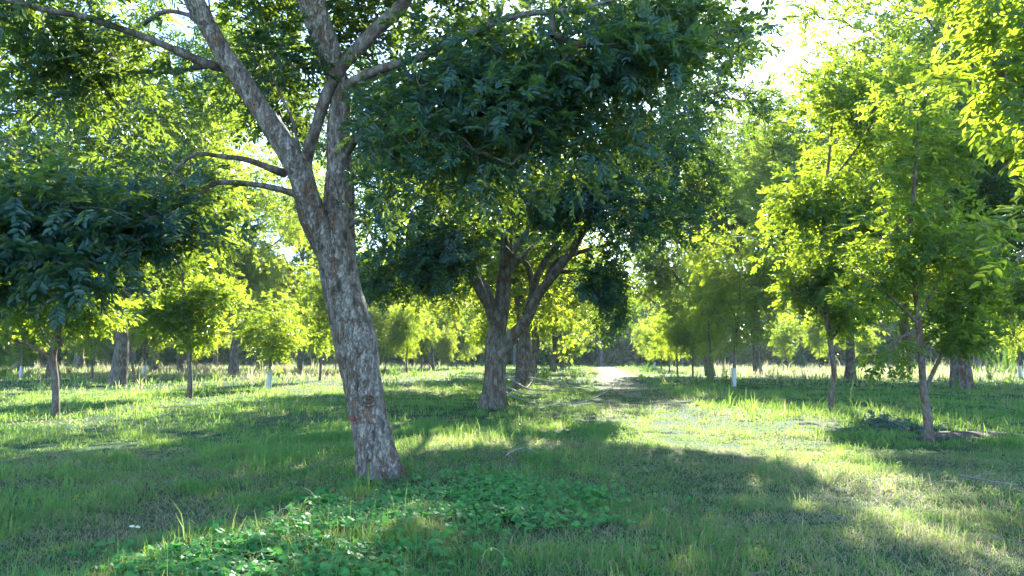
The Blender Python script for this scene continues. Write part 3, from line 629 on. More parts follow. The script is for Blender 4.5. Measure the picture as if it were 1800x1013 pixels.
# the tree whose lit boughs hang in at the edge of the view
def build_near_tree():
    b = np.array([6.9, 6.6, float(gz(6.9, 6.6))]); rng = np.random.default_rng(41)
    root = empty('pecan_tree', tuple(b), 'nearest tree, its bright lime boughs hanging in above the slender young tree', 'tree', OG)
    mb = MB(); P, R = spline([b - [0, 0, .2], b + [0, 0, .2], b + [.1, .1, 2.4], b + [0, .4, 4.5], b + [.3, .5, 7.5]], [.27, .25, .2, .16, .05], .1); V, Q = tube(P, R, 20, .1, 4, (.3, .4, 5), .006); mb.add(V, Q, 0, True)
    paths = [P[len(P) // 3:]]
    for pts in ([b + [0, .2, 2.6], b + [-.5, .3, 3.3], at(1850, 200, 6.9), at(1760, 130, 7.0), at(1725, 100, 7.0)], [b + [0, .3, 3.4], b + [-.4, .3, 4.4], at(1850, 10, 6.8), at(1760, -40, 6.8), at(1690, -60, 6.8)], [b + [0, 0, 2.2], b + [-.5, .0, 2.6], at(1880, 420, 6.3), at(1815, 430, 6.4), at(1785, 460, 6.4)]):
        p, r = spline(pts, np.linspace(.08, .008, len(pts)), .1); V, Q = tube(p, r, 9, .1, 3); mb.add(V, Q, 0, True); paths.append(p)
    link('trunk', mb.mesh('near_trunk', [M_BARK], b), root)
    el = [(at(1800, 60, 7.0), (.38, .4, .45), .065), (at(1748, 110, 7.0), (.2, .3, .3), .035), (at(1765, 195, 7.0), (.16, .3, .2), .028), (at(1830, 170, 7.0), (.3, .5, .5), .04), (at(1770, -40, 6.9), (.4, .5, .25), .05), (at(1797, 370, 6.4), (.10, .25, .14), .014), (at(1792, 460, 6.4), (.12, .25, .2), .02), (b + [2.2, .3, 6.6], (1.4, 1.6, 1.6), .8), (b + [2.3, 0, 4.6], (1.2, 1.4, 1.2), .6)]
    cl = ellipsoids(rng, 150, el, .1); cb = MB()
    twigs_and_leaves(cb, limb_skel(paths, 1.8, .2), cl, rng, dict(per=10, nl=11, ll=.125, rl=.32, wr=.36, droop=.4), .004, 5, .17)
    link('crown', cb.mesh('near_crown', [M_LEAF_Y, M_TWIG], b), root)
build_near_tree()

# ------------------------------------------------------------------ far woods: one mass round the grove
def far_woods():
    rng = np.random.default_rng(55); mb = MB(); n = 11000
    a = rng.uniform(-1.0, 1.0, n); r = rng.uniform(150, 178, n); hmax = 13 + 5 * fbm(np.stack([a * 30, a * 0], 1), 3) + 4 * fbm(np.stack([a * 120, a * 0 + 3], 1), 2)
    z = rng.random(n) ** .8 * hmax; z[:2600] = rng.random(2600) * 4.5
    c = np.stack([np.sin(a) * r, np.cos(a) * r, z], 1)
    per = 14; O = np.repeat(c, per, 0) + rng.normal(0, 1.0, (n * per, 3)); D = nrm(rng.normal(0, 1, (n * per, 3)) + [0, 0, .2]); Nn = nrm(rng.normal(0, 1, (n * per, 3)) + [0, -.3, .8])
    O[:, 2] = np.maximum(O[:, 2], .1)
    L = rng.uniform(.8, 1.6, n * per); V, Q = leaflets(O, D, Nn, L, L * .6); mb.add(V, Q, 0)
    for k in range(90):
        aa = rng.uniform(-1, 1); rr = rng.uniform(148, 165); p = np.array([math.sin(aa) * rr, math.cos(aa) * rr, -.3])
        V, Q = tube(*spline([p, p + [0, 0, 4], p + [rng.normal(0, .6), 0, 10]], [.45, .36, .15], 1.0), 8); mb.add(V, Q, 1, True)
    tag(link('far_woods', mb.mesh('far_woods', [M_LEAF_B, M_BARK2])), 'hazy dark green woods closing off the far side of the grove', 'woods', kind='stuff')
far_woods()

# ------------------------------------------------------------------ ground
def path_x(y): return 1.55 + .115 * y                      # middle line of the mown path
def ground_sheet():
    u = np.linspace(-1, 1, 421); s = np.sinh(u * 5.2) / math.sinh(5.2) * 420
    v = np.linspace(0, 1, 421); t = -60 + (np.sinh((v - .18) * 6.0) - math.sinh(-.18 * 6)) / (math.sinh(.82 * 6) - math.sinh(-.18 * 6)) * 520
    X, Y = np.meshgrid(s, t); Z = gz(X, Y); V = np.stack([X, Y, Z], -1).reshape(-1, 3); n = 421
    i = np.arange(n - 1)[:, None] * n + np.arange(n - 1)[None]; i = i.ravel()
    Q = np.stack([i, i + 1, i + n + 1, i + n], 1)
    m, N, L, out = node_mat('grove_soil')
    tc = N('ShaderNodeTexCoord'); a = N('ShaderNodeTexNoise'); a.inputs['Scale'].default_value = .35; a.inputs['Detail'].default_value = 6; L(tc.outputs['Object'], a.inputs['Vector'])
    b = N('ShaderNodeTexNoise'); b.inputs['Scale'].default_value = 14; b.inputs['Detail'].default_value = 8; L(tc.outputs['Object'], b.inputs['Vector'])
    r1 = ramp(N, [(.35, (.035, .085, .032)), (.55, (.055, .10, .040)), (.7, (.12, .115, .065))]); L(a.outputs['Fac'], r1.inputs[0])
    r2 = ramp(N, [(.3, (.35, .35, .32)), (.7, (1.15, 1.15, 1.1))]); L(b.outputs['Fac'], r2.inputs[0])
    mu = N('ShaderNodeMix', data_type='RGBA', blend_type='MULTIPLY'); mu.inputs[0].default_value = 1; L(r1.outputs[0], mu.inputs[6]); L(r2.outputs[0], mu.inputs[7])
    p = N('ShaderNodeBsdfPrincipled'); p.inputs['Roughness'].default_value = .95; p.inputs['Specular IOR Level'].default_value = .1; L(mu.outputs[2], p.inputs['Base Color'])
    bp = N('ShaderNodeBump'); bp.inputs['Strength'].default_value = .6; bp.inputs['Distance'].default_value = .04; L(b.outputs['Fac'], bp.inputs['Height']); L(bp.outputs[0], p.inputs['Normal']); L(p.outputs[0], out.inputs['Surface'])
    tag(link('ground', mesh_np('ground', V, Q, [m], smooth=True)), 'green and tan orchard ground under the grass', 'ground', kind='structure')
ground_sheet()

# mown path: worn strip of dry short turf
def mown_path():
    ys = np.concatenate([np.linspace(28, 60, 70), np.linspace(61, 150, 90)]); n = 9; rng = np.random.default_rng(5)
    V = []
    for y in ys:
        w = 1.35 + .35 * (vnoise(np.array([[y * .35, 2.0]]))[0] - .5); w *= min(1, max(0.02, (y - 28) / 14))
        x = path_x(y) + np.linspace(-w, w, n) + .3 * (vnoise(np.array([[y * .2, 9.0]]))[0] - .5)
        yy = np.full(n, y); V.append(np.stack([x, yy, gz(x, yy) + .012 - .02 * (np.abs(np.linspace(-1, 1, n)) > .99)], 1))
    V = np.concatenate(V); i = (np.arange(len(ys) - 1)[:, None] * n + np.arange(n - 1)[None]).ravel(); Q = np.stack([i, i + 1, i + n + 1, i + n], 1)
    m = plain_mat('dry_turf', (.045, .07, .02), (.19, .155, .075), 5.0, .95, .5)
    tag(link('path', mesh_np('path', V, Q, [m], smooth=True)), 'pale dry mown path running down the grove', 'path', kind='structure')
mown_path()

# ------------------------------------------------------------------ grass
def grass_mat(name, stops, tstops, scale=.5, tfac=.45):
    m, N, L, out = node_mat(name)
    geo = N('ShaderNodeNewGeometry'); tc = N('ShaderNodeTexCoord')
    nz = N('ShaderNodeTexNoise'); nz.inputs['Scale'].default_value = scale; nz.inputs['Detail'].default_value = 4; L(tc.outputs['Object'], nz.inputs['Vector'])
    a = N('ShaderNodeMath', operation='MULTIPLY_ADD'); L(geo.outputs['Random Per Island'], a.inputs[0]); a.inputs[1].default_value = .45
    s = N('ShaderNodeMath', operation='MULTIPLY_ADD'); L(nz.outputs['Fac'], s.inputs[0]); s.inputs[1].default_value = 1.5; s.inputs[2].default_value = -.48
    L(s.outputs[0], a.inputs[2])
    r1 = ramp(N, stops); L(a.outputs[0], r1.inputs[0]); r2 = ramp(N, tstops); L(a.outputs[0], r2.inputs[0])
    p = N('ShaderNodeBsdfPrincipled'); p.inputs['Roughness'].default_value = .5; p.inputs['Specular IOR Level'].default_value = .3; L(r1.outputs[0], p.inputs['Base Color'])
    t = N('ShaderNodeBsdfTranslucent'); L(r2.outputs[0], t.inputs['Color']); mx = N('ShaderNodeMixShader'); mx.inputs[0].default_value = tfac
    L(p.outputs[0], mx.inputs[1]); L(t.outputs[0], mx.inputs[2]); L(mx.outputs[0], out.inputs['Surface'])
    return m
M_GRASS = grass_mat('meadow_grass', [(0, (.010, .105, .042)), (.50, (.024, .180, .062)), (.80, (.060, .205, .070)), (.97, (.20, .19, .10))], [(0, (.18, .38, .04)), (.50, (.38, .54, .06)), (.80, (.48, .58, .12)), (.97, (.45, .40, .18))])
M_DRY = grass_mat('dry_grass', [(0, (.16, .14, .07)), (.5, (.28, .22, .12)), (1, (.38, .31, .19))], [(0, (.40, .38, .18)), (.5, (.55, .48, .28)), (1, (.62, .55, .38))])

def sector(n, r0, r1, rng, amax=.78):
    r = np.sqrt(rng.uniform(r0 * r0, r1 * r1, n)); a = rng.uniform(-amax, amax, n)
    return np.sin(a) * r, np.cos(a) * r

def blades(x, y, h, w, lean, rng, a=None):
    n = len(x); z = gz(x, y) - .01
    if a is None: a = rng.uniform(0, 2 * PI, n)
    f = rng.uniform(0, 2 * PI, n)
    d = np.stack([np.cos(a), np.sin(a), np.zeros(n)], 1); s = np.stack([np.cos(f), np.sin(f), np.zeros(n)], 1)
    o = np.stack([x, y, z], 1); up = np.array([0, 0, 1.0]); H_ = h[:, None]; le = lean[:, None]; W = w[:, None] * .5
    m = o + up * H_ * .55 * np.cos(le * .6) + d * H_ * .55 * np.sin(le * .6)
    t = m + up * H_ * .45 * np.cos(le * 1.7) + d * H_ * .45 * np.sin(le * 1.7)
    V = np.stack([o - s * W, o + s * W, m + s * W * .8, m - s * W * .8, t + s * W * .12, t - s * W * .12], 1).reshape(-1, 3)
    b = np.arange(n)[:, None] * 6
    return V, np.concatenate([b + np.array([0, 1, 2, 3]), b + np.array([3, 2, 4, 5])], 1).reshape(-1, 4)

SOIL = [(on_ground(1592, 757)[:2], 1.0, .5), (on_ground(1720, 765)[:2], 1.3, .6), (on_ground(1650, 772)[:2], .9, .35)]
def thin(x, y, rng):
    k = np.ones(len(x), bool)
    for c, ra, rb in SOIL: k &= ~((((x - c[0]) / ra) ** 2 + ((y - c[1]) / rb) ** 2 < 1) & (rng.random(len(x)) < .8))
    on = (np.abs(x - path_x(y)) < 1.25) & (y > 24); k &= ~(on & (rng.random(len(x)) < .3))
    return k

def meadow():
    rng = np.random.default_rng(77); g = MB(); dry = MB()
    for (n, r0, r1, hs, w, ls) in ((230000, 3.2, 9, .068, .0060, 1.0), (270000, 9, 18, .078, .0095, .95), (240000, 18, 42, .095, .020, .85), (200000, 42, 150, .17, .060, .65)):
        x, y = sector(n, r0, r1, rng); a = rng.uniform(0, 2 * PI, n)
        nt = n * 6 // 10; per = 14; tx, ty = sector(nt // per + 1, r0, r1, rng); ts = rng.gamma(3, .014, len(tx)) * (1 + r0 / 12)      # six blades in ten spring from tufts
        ti = np.repeat(np.arange(len(tx)), per)[:nt]; rr = np.abs(rng.normal(0, 1, nt)) * ts[ti]
        x[:nt] = tx[ti] + np.cos(a[:nt]) * rr; y[:nt] = ty[ti] + np.sin(a[:nt]) * rr; th = np.ones(n); th[:nt] = (rng.gamma(5, .2, len(tx)) * 1.15)[ti]
        k = thin(x, y, rng); q = np.stack([x, y], 1)
        cl = fbm(q * 1.1, 2); cl2 = fbm(q * .28 + 9, 2); fine = vnoise(q * 4.5 + 31)
        k &= rng.random(n) < (.05 + 1.5 * np.clip(cl - .25, 0, 1) + .6 * fine)
        x, y, cl, cl2, fine, a, th = x[k], y[k], cl[k], cl2[k], fine[k], a[k], th[k]; n = len(x)
        h = hs * np.clip(-.10 + 1.9 * cl + .8 * (cl2 - .4) * 2 * 0.6 + .6 * (fine - .5), .2, 2) * rng.gamma(6, 1 / 6., n) * th
        on = (np.abs(x - path_x(y)) < 1.6) & (y > 22); h[on] *= .4
        lean = np.abs(rng.normal(0, ls, n))
        edge = np.clip((y - 46) / 12, 0, 1) * np.where(np.abs(x - .08 * y) > 9 + .1 * y, 1, 0) * np.clip((cl2 - .38) * 5, 0, 1)
        pdry = .04 + .55 * np.clip((fbm(np.stack([x, y], 1) * .55 + 77, 3) - .52) * 5, 0, 1) + .75 * edge; pdry *= np.where(y < 30, np.where(x < .5, .45, .7), 1.0); sunlit_lane = np.exp(-((x - path_x(y) - .5 * np.clip((20 - y) / 12, 0, 1)) / 1.7) ** 2) * np.clip((30 - y) / 8, 0, 1); pdry += .2 * sunlit_lane; h *= 1 - .35 * sunlit_lane; pdry[on] = .7  # blades turn drier along the lane, so their colour imitates its sunlit strip
        isd = rng.random(n) < pdry
        lean[isd & (y < 40)] *= 1.5; h[edge > .3] *= 1.8
        W = w * rng.uniform(.6, 1.3, n)
        for msk, b in ((~isd, g), (isd, dry)):
            V, Q = blades(x[msk], y[msk], h[msk], W[msk], lean[msk], rng, a[msk]); b.add(V, Q)
    # long bent stems standing above the rest
    for (n, r0, r1) in ((700, 4, 10), (1500, 10, 26), (1800, 26, 60)):
        x, y = sector(n, r0, r1, rng); k = thin(x, y, rng) & (fbm(np.stack([x, y], 1) * .5 + 3, 2) > .5); x, y = x[k], y[k]; n = len(x)
        V, Q = blades(x, y, rng.uniform(.18, .42, n), np.full(n, .004) * max(1, r0 / 9), np.abs(rng.normal(0.35, .3, n)), rng); g.add(V, Q)
    # thatch lying flat
    n = 50000; x, y = sector(n, 3.5, 14, rng); V, Q = blades(x, y, rng.uniform(.06, .22, n), np.full(n, .0035), rng.uniform(1.25, 1.6, n), rng); V[:, 2] += np.repeat(rng.uniform(.0, .03, n), 6); dry.add(V, Q)
    # small round-leaved weeds between the blades
    n = 60000; x, y = sector(n, 3.6, 16, rng); k = fbm(np.stack([x, y], 1) * .8 + 60, 2) > .5; x, y = x[k], y[k]; n = len(x)
    O = np.stack([x, y, gz(x, y) + rng.uniform(.015, .07, n)], 1); a = rng.uniform(0, 2 * PI, n); A = nrm(np.stack([np.cos(a), np.sin(a), rng.normal(0, .25, n)], 1)); Nn = nrm(rng.normal(0, .35, (n, 3)) + [0, 0, 1])
    L = rng.uniform(.012, .030, n); V, Q = leaflets(O, A, Nn, L, L * .7); g.add(V, Q)
    tag(link('grass', g.mesh('grass', [M_GRASS])), 'uneven green meadow grass covering the orchard floor', 'grass', kind='stuff')
    tag(link('dry_grass', dry.mesh('dry_grass', [M_DRY])), 'straw coloured dry grass and thatch mixed through the green', 'grass', kind='stuff')
meadow()

def litter():
    rng = np.random.default_rng(79); mb = MB(); n = 5200; x, y = sector(n, 3.6, 24, rng); k = fbm(np.stack([x, y], 1) * .7 + 21, 2) > .46; x, y = x[k], y[k]; n = len(x)
    O = np.stack([x, y, gz(x, y) + rng.uniform(.01, .05, n)], 1); a = rng.uniform(0, 2 * PI, n); A = nrm(np.stack([np.cos(a), np.sin(a), rng.normal(0, .3, n)], 1)); Nn = nrm(rng.normal(0, .4, (n, 3)) + [0, 0, 1])
    L = rng.uniform(.035, .085, n); V, Q = leaflets(O, A, Nn, L, L * rng.uniform(.3, .55, n), .2, .3); mb.add(V, Q, 0)
    for q in range(420):                                          # broken twigs among the blades
        xx, yy = sector(1, 3.8, 22, rng); p = np.array([xx[0], yy[0], float(gz(xx[0], yy[0])) + .02]); t = rng.uniform(0, 2 * PI); L_ = rng.uniform(.08, .45); e = p + np.array([math.cos(t) * L_, math.sin(t) * L_, rng.uniform(0, .04)])
        X, R = spline([p, (p + e) / 2 + rng.normal(0, .02, 3), e], [.004, .003, .0015], .08); V, Q = tube(X, R, 4); mb.add(V, Q, 1, True)
    M = leaf_mat('fallen_leaf', (.07, .045, .022), (.30, .22, .10), (.1, .06, .02), (.3, .2, .08), .2, .6, .3, .1)
    tag(link('leaf_litter', mb.mesh('leaf_litter', [M, M_WOOD])), 'brown fallen leaves and broken twigs strewn through the grass', 'litter', kind='stuff')
M_WOOD = plain_mat('dead_wood', (.16, .14, .125), (.32, .29, .27), 14, .9, .4)
litter()

# ------------------------------------------------------------------ broad-leaved vine over the near grass
def vine():
    rng = np.random.default_rng(88); mb = MB()
    poly = np.array([on_ground(*p)[:2] for p in [(150, 1030), (300, 965), (520, 930), (560, 880), (640, 895), (720, 862), (800, 838), (900, 850), (1060, 862), (1085, 925), (1000, 945), (900, 925), (800, 950), (740, 1000), (700, 1040)]])
    lo, hi = poly.min(0), poly.max(0); P = rng.uniform(lo, hi, (30000, 2)); P = P[in_poly(P, poly)]
    P = P[fbm(P * 1.4 + 5, 2) > .42]; P = P[:2100]; P = P + rng.normal(0, 1, P.shape) * np.where(rng.random((len(P), 1)) < .3, .5, .10)
    n = len(P); cl = fbm(P * 2.0, 2)
    O = np.stack([P[:, 0], P[:, 1], gz(P[:, 0], P[:, 1]) + .03 + .08 * cl * rng.random(n) + .04 * rng.random(n)], 1)
    a = rng.uniform(0, 2 * PI, n)
    for k, da in enumerate((-1.25, 0, 1.25)):                     # three leaflets to a leaf
        A = nrm(np.stack([np.cos(a + da), np.sin(a + da), rng.normal(-.15, .18, n)], 1)); Nn = nrm(rng.normal(0, .42, (n, 3)) + [0, -.15, 1])
        L = rng.uniform(.03, .085, n); S = nrm(np.cross(A, Nn)); Nn = np.cross(S, A); W = L * .9
        Lc, Wc = L[:, None], W[:, None]; o = O + A * .012
        pts = [o, o + A * Lc * .08 + S * Wc * .42 + Nn * Wc * .10, o + A * Lc * .42 + S * Wc * .52 + Nn * Wc * .12, o + A * Lc * .74 + S * Wc * .28 + Nn * Wc * .05, o + A * Lc * 1.02 - Nn * Lc * .10, o + A * Lc * .74 - S * Wc * .28 + Nn * Wc * .05, o + A * Lc * .42 - S * Wc * .52 + Nn * Wc * .12, o + A * Lc * .08 - S * Wc * .42 + Nn * Wc * .10, o + A * Lc * .45]
        V = np.stack(pts, 1).reshape(-1, 3); b = np.arange(n)[:, None] * 9
        Q = np.concatenate([b + np.array(q) for q in ([0, 8, 2, 1], [8, 4, 3, 2], [0, 7, 6, 8], [8, 6, 5, 4])], 1).reshape(-1, 4); mb.add(V, Q, 0)
    for k in range(260):                                          # runners and tendrils
        p = O[rng.integers(n)] - [0, 0, .03]; q = p + np.append(rng.normal(0, .22, 2), .02); m = (p + q) / 2 + [0, 0, rng.uniform(.02, .16)]
        X, R = spline([p, m, q], [.0022, .002, .0012], .05); V, Q = tube(X, R, 4); mb.add(V, Q, 1, True)
    M = leaf_mat('vine_leaf', (.035, .18, .045), (.15, .36, .075), (.12, .40, .07), (.22, .54, .09), .4, .5, .3, .04)
    tag(link('ground_vine', mb.mesh('ground_vine', [M, M_STEM])), 'low sprawl of broad soft green vine leaves over the near grass', 'vine', kind='stuff')
M_STEM = plain_mat('green_stem', (.10, .18, .05), (.16, .24, .08), 10, .6)
vine()

# ------------------------------------------------------------------ fallen wood
def stick(pts, r0, r1, label, group, name='fallen_branch', seed=0, side=3, mat=None, cat='branch'):
    rng = np.random.default_rng(seed); P, R = spline(pts, np.linspace(r0, r1, len(pts)), .08); mb = MB(); V, Q = tube(P, R, 8, .2, seed); mb.add(V, Q, 0, True)
    for k in range(side):
        i = int(rng.uniform(.25, .9) * (len(P) - 1)); d = nrm(P[min(i + 2, len(P) - 1)] - P[i - 1]); d = nrm(d + rng.normal(0, .6, 3) + [0, 0, .12]); L = rng.uniform(.25, .8)
        q = P[i] + d * L; q[2] = max(q[2], float(gz(q[0], q[1])) + .02); X, RR = spline([P[i], (P[i] + q) / 2 + rng.normal(0, .04, 3), q], [R[i] * .7, R[i] * .45, .003], .08); V, Q = tube(X, RR, 6, .15, k); mb.add(V, Q, 0, True)
    o = link(name, mb.mesh(name, [mat or M_WOOD], P[0]), None, tuple(P[0])); return tag(o, label, cat, group)
BG = 'fallen branches heaped beside the old row'
def gp(px, py, dz): return on_ground(px, py) + np.array([0, 0, dz * 1.25 + .02])
PILE = [([(888, 674, .25), (930, 682, .42), (985, 690, .30), (1040, 689, .12)], .055, 'long grey branch lying on top of the heap'), ([(886, 685, .15), (915, 697, .10), (940, 700, .08)], .05, 'short grey branch at the near foot of the heap'),
        ([(892, 676, .40), (918, 690, .22), (945, 694, .10)], .06, 'thick pale branch slanting down the heap'), ([(900, 672, .12), (955, 686, .22), (1010, 684, .30)], .035, 'branch crossing under the long one'),
        ([(930, 690, .10), (980, 694, .12), (1050, 692, .06)], .03, 'thin branch lying flat along the heap'), ([(925, 690, .12), (942, 676, .40), (946, 668, .6)], .03, 'branch sticking up out of the heap'), ([(960, 672, .35), (1000, 676, .40), (1045, 674, .25)], .03, 'arched bough on the far side of the heap'),
        ([(884, 690, .10), (905, 703, .06), (935, 708, .05)], .03, 'small branch lying nearest the dark trunk'), ([(985, 712, .06), (1020, 716, .10), (1060, 705, .20), (1085, 692, .35)], .022, 'arched thin bough alone on the shaded grass')]
for k, (pts, r, lab) in enumerate(PILE): stick([gp(*p) for p in pts], r, r * .3, lab, BG if k < 8 else None, seed=300 + k, side=5 if k < 8 else 2)
stick([gp(888, 812, .05), gp(905, 806, .09), gp(925, 804, .10), gp(946, 806, .04)], .012, .008, 'pale bent stick lying in the grass near the leaning trunk', None, 'fallen_stick', 401, 0, None, 'stick')
stick([gp(1690, 848, .05), gp(1730, 858, .06), gp(1790, 862, .03)], .010, .005, 'thin grey twig lying in the shaded grass by the sunny strip', None, 'fallen_stick', 402, 1, None, 'stick')
stick([gp(1240, 982, .04), gp(1270, 972, .06), gp(1320, 962, .03)], .004, .002, 'short straw twig on the shaded grass near the viewer', None, 'fallen_stick', 403, 0, M_TWIG, 'stick')

# leafy cut bough beside the bare soil
def leafy_bough():
    rng = np.random.default_rng(61); mb = MB(); p = [gp(1600, 762, .05), gp(1560, 750, .10), gp(1530, 745, .08)]; P, R = spline(p, [.02, .014, .006], .06); b = P[0]
    root = empty('cut_bough', tuple(b), 'cut bough with wilting blue green leaves beside the bare soil', 'branch'); V, Q = tube(P, R, 7, .1, 2); mb.add(V, Q, 0, True); link('stem', mb.mesh('bough_stem', [M_WOOD], b), root)
    i = rng.integers(0, len(P), 60); O = P[i] + rng.normal(0, .10, (60, 3)) * [1, 1, .3]; D = nrm(rng.normal(0, 1, (60, 3)) * [1, 1, .25]); V, Q = compound(O, D, rng.uniform(.2, .34, 60), 9, .10, rng); V[:, 2] = np.maximum(V[:, 2], gz(V[:, 0], V[:, 1]) + .015)
    lb = MB(); lb.add(V, Q, 0); link('foliage', lb.mesh('bough_leaves', [M_WILT], b), root)
M_WILT = leaf_mat('wilted_leaf', (.05, .10, .08), (.09, .15, .12), (.1, .2, .08), (.15, .25, .1), .2, .5)
leafy_bough()

# bare soil patches
M_SOIL = plain_mat('dark_soil', (.030, .020, .014), (.075, .052, .036), 9, .95, .9)
def soil(c, ra, rb, label, seed):
    rng = np.random.default_rng(seed); n = 36; a = np.linspace(0, 2 * PI, n, endpoint=False); k = 1 + .35 * (vnoise(np.stack([np.cos(a) * 2 + seed, np.sin(a) * 2], 1)) - .5) * 2
    rings = []
    for s, dz in ((1, .0), (.8, .03), (.5, .045), (.2, .05), (.01, .05)):
        x = c[0] + np.cos(a) * ra * k * s; y = c[1] + np.sin(a) * rb * k * s; rings.append(np.stack([x, y, gz(x, y) + dz + .02 * (vnoise(np.stack([x, y], 1) * 8) - .5) * (s < .95) - .01 * (s == 1)], 1))
    V = np.concatenate(rings); i = np.arange(n); j = (i + 1) % n; Q = np.concatenate([np.stack([i + q * n, j + q * n, j + (q + 1) * n, i + (q + 1) * n], 1) for q in range(4)])
    tag(link('soil', mesh_np('soil', V, Q, [M_SOIL], smooth=True)), label, 'soil', kind='structure')
for k, (c, a, b) in enumerate(SOIL): soil(c, a * .8, b * .8, ['bare dark soil beside the slender tree', 'bare dark soil farther from the stem', 'thin strip of dark soil at the stem'][k], k + 3)

# ------------------------------------------------------------------ weeds: tall sprouts standing out of the grass
M_WEED = leaf_mat('weed_leaf', (.05, .13, .03), (.08, .17, .04), (.22, .42, .04), (.32, .52, .06), .5, .5, .4, .01)
def weed(px, py, h, label, seed, nst=4, wid=.25, group='tall weeds in the meadow', feather=False, name='weed'):
    rng = np.random.default_rng(seed); b = on_ground(px, py); root = empty(name, tuple(b), label, 'weed', group); st = MB(); lf = MB()
    for k in range(nst):
        e = b + np.array([rng.normal(0, wid), rng.normal(0, wid), h * rng.uniform(.7, 1.05)]); s = b + np.append(rng.normal(0, wid * .35, 2), -.05); P, R = spline([s, (s + e) / 2 + rng.normal(0, .05, 3), e], [.009, .007, .002], .05); V, Q = tube(P, R, 5); st.add(V, Q, 0, True)
        n = int(70 * h * (2.2 if feather else 1)); i = rng.integers(int(len(P) * .15), len(P), n); a = rng.uniform(0, 2 * PI, n); D = nrm(np.stack([np.cos(a), np.sin(a), rng.normal(.35, .3, n)], 1)); Nn = nrm(rng.normal(0, .4, (n, 3)) + [0, 0, 1])
        L = rng.uniform(.07, .16, n) * (1 - .55 * i / len(P)) * (1 if not feather else 1.5); V, Q = leaflets(P[i], D, Nn, L, L * (.34 if not feather else .10)); lf.add(V, Q, 0)
    link('stem', st.mesh('weed_stems', [M_STEM], b), root); link('foliage', lf.mesh('weed_leaves', [M_WEED], b), root)
weed(1247, 678, 1.5, 'tall bright weed round the stem of the sapling next to the sleeve', 501, 6, .18)
weed(1274, 680, 1.5, 'tall bushy weed between two saplings, close to the pale blue sleeve', 502, 7, .28)
weed(1226, 679, .9, 'shorter leafy weed at the foot of the sapling line', 503, 6, .3)
weed(1355, 668, 1.0, 'dark rounded weed in the shaded grass', 504, 6, .35)
weed(1742, 672, 1.8, 'wispy tall weed on the dry grass beside the big pale trunk', 505, 5, .3, feather=True)
weed(1770, 662, 2.9, 'large feathery bush like weed at the edge of the dry grass', 506, 12, .7, feather=True)
weed(1682, 690, .8, 'bright leafy weed at the foot of the big pale trunk', 507, 5, .25)
weed(1640, 662, 1.6, 'feathery weed behind the low side stem', 508, 7, .5, feather=True)
weed(695, 664, 1.2, 'clump of tall weeds beside the leaning trunk', 509, 9, .5, feather=True)
weed(728, 662, .9, 'bushy weed by the sapling in tall grass', 510, 8, .45)
weed(122, 660, 1.9, 'pointed feathery weed behind the small dark tree', 511, 6, .3, feather=True)
weed(5, 668, 2.4, 'big soft bush like weed at the edge of the meadow', 512, 12, .8, feather=True)
weed(884, 714, .7, 'bright sprout at the foot of the dark many limbed trunk', 513, 4, .1)
weed(1010, 668, 1.2, 'leafy weed behind the heap of branches', 514, 8, .5)
weed(995, 676, 1.0, 'weed poking up through the heap of branches', 515, 5, .3)
weed(1135, 655, 1.3, 'dull weed at the foot of the far saplings', 516, 8, .8, feather=True)
weed(960, 668, 1.2, 'tall soft weed between two trunks of the old row', 517, 8, .5, feather=True)
weed(620 + 110, 842, .16, 'small broad weed close beside the leaning trunk base', 518, 5, .06)
weed(1412, 690, .5, 'low weed in the lit grass before the crooked young stem', 519, 5, .3)
weed(1612, 640 + 20, 1.2, 'pale green weed on the dry grass', 520, 6, .5)

# a bent stem with a yellow bud, and a dry leaf
def bud_stem():
    b = gp(845, 1000, 0); tip = gp(876, 1000, .12); mb = MB(); P, R = spline([b, gp(852, 1000, .075), gp(866, 1000, .10), gp(882, 1000, .07), gp(893, 1002, .0)], [.002] * 5, .01); V, Q = tube(P, R, 5); mb.add(V, Q, 0, True)
    root = empty('bent_stem', tuple(b), 'arched pale stem carrying one yellow bud in the near grass', 'plant'); link('stem', mb.mesh('bent_stem', [M_STEM2], b), root)
    c = P[int(len(P) * .45)]; m = MB(); X, RR = spline([c + [0, 0, .004], c - [0, 0, .008], c - [.002, 0, .022]], [.002, .007, .002], .003); V, Q = tube(X, RR, 8); m.add(V, Q, 0, True); link('bud', m.mesh('bud', [plain_mat('yellow_bud', (.6, .5, .05), (.7, .6, .1), 9)], b), root)
M_STEM2 = plain_mat('pale_stem', (.32, .36, .12), (.4, .42, .18), 10, .6)
bud_stem()
def dry_leaf():
    b = gp(235, 967, .13); rng = np.random.default_rng(9); V, Q = leaflets(np.array([b, b]), nrm(np.array([[-1, .2, .1], [1, .3, -.1]])), nrm(np.array([[0, -.5, 1], [.1, -.6, 1.]])), np.array([.06, .045]), np.array([.032, .03])); mb = MB(); mb.add(V, Q, 0)
    tag(link('dry_leaf', mb.mesh('dry_leaf', [plain_mat('dry_leaf', (.5, .48, .32), (.62, .6, .42), 20)], b), None, tuple(b)), 'pale curled dry leaf caught on the grass', 'leaf')
dry_leaf()

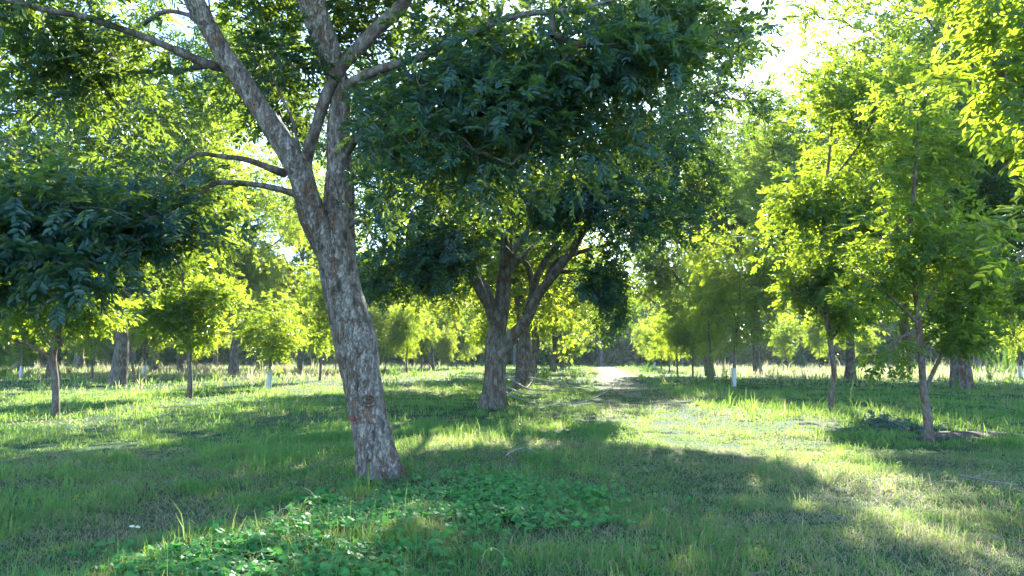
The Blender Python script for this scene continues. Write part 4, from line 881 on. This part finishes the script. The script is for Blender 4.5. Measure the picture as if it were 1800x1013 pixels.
# ------------------------------------------------------------------ air
HAZE = 0.0002
if HAZE:
    x0, x1, y0, y1, z0, z1 = -240, 240, -50, 230, -3, 32
    me = bpy.data.meshes.new('haze'); me.from_pydata([(x, y, z) for z in (z0, z1) for y in (y0, y1) for x in (x0, x1)], [], [(0, 2, 3, 1), (4, 5, 7, 6), (0, 1, 5, 4), (2, 6, 7, 3), (0, 4, 6, 2), (1, 3, 7, 5)])
    m = bpy.data.materials.new('morning_haze'); m.use_nodes = True; nt = m.node_tree; nt.nodes.clear(); o_ = nt.nodes.new('ShaderNodeOutputMaterial'); v = nt.nodes.new('ShaderNodeVolumePrincipled')
    v.inputs['Color'].default_value = (.72, .88, 1, 1); v.inputs['Density'].default_value = HAZE; v.inputs['Anisotropy'].default_value = .35; nt.links.new(v.outputs[0], o_.inputs['Volume']); me.materials.append(m)
    tag(link('haze', me), 'thin pale morning haze over the grove', 'haze', kind='stuff')

# ------------------------------------------------------------------ light, sky, camera
sc = bpy.context.scene
w = bpy.data.worlds.new('World'); sc.world = w; w.use_nodes = True; nt = w.node_tree; nt.nodes.clear()
sky = nt.nodes.new('ShaderNodeTexSky'); sky.sky_type = 'NISHITA'; sky.sun_disc = False; sky.sun_elevation = SUN_EL; sky.sun_rotation = SUN_AZ; sky.air_density = 1.0; sky.dust_density = 0.3; sky.ozone_density = 3.5
bg = nt.nodes.new('ShaderNodeBackground'); bg.inputs['Strength'].default_value = .13; wo = nt.nodes.new('ShaderNodeOutputWorld'); nt.links.new(sky.outputs[0], bg.inputs[0]); nt.links.new(bg.outputs[0], wo.inputs[0])
sl = bpy.data.lights.new('sun', 'SUN'); sl.energy = 5.0; sl.angle = math.radians(.53); sl.color = (1, .92, .76); so = bpy.data.objects.new('sun', sl); C.objects.link(so)
so.rotation_euler = Vector(SUN).to_track_quat('Z', 'Y').to_euler()
cd = bpy.data.cameras.new('camera'); cd.sensor_width = 36; cd.lens = 36 * F / 1800; cd.clip_end = 2000; cd.clip_start = .05
co = bpy.data.objects.new('camera', cd); C.objects.link(co); co.location = CAM; co.rotation_euler = (PI / 2 + TH, 0, 0); sc.camera = co
sc.view_settings.view_transform = 'Standard'; sc.view_settings.look = 'None'; sc.view_settings.exposure = 2.5; sc.view_settings.gamma = 1
sc.view_settings.use_white_balance = True; sc.view_settings.white_balance_temperature = 6000; sc.view_settings.white_balance_tint = 10
cy = sc.cycles; cy.max_bounces = 7; cy.diffuse_bounces = 4; cy.transmission_bounces = 5; cy.glossy_bounces = 2; cy.transparent_max_bounces = 4; cy.volume_bounces = 0
cy.use_denoising = True; cy.sample_clamp_indirect = 6; cy.caustics_reflective = False; cy.caustics_refractive = False
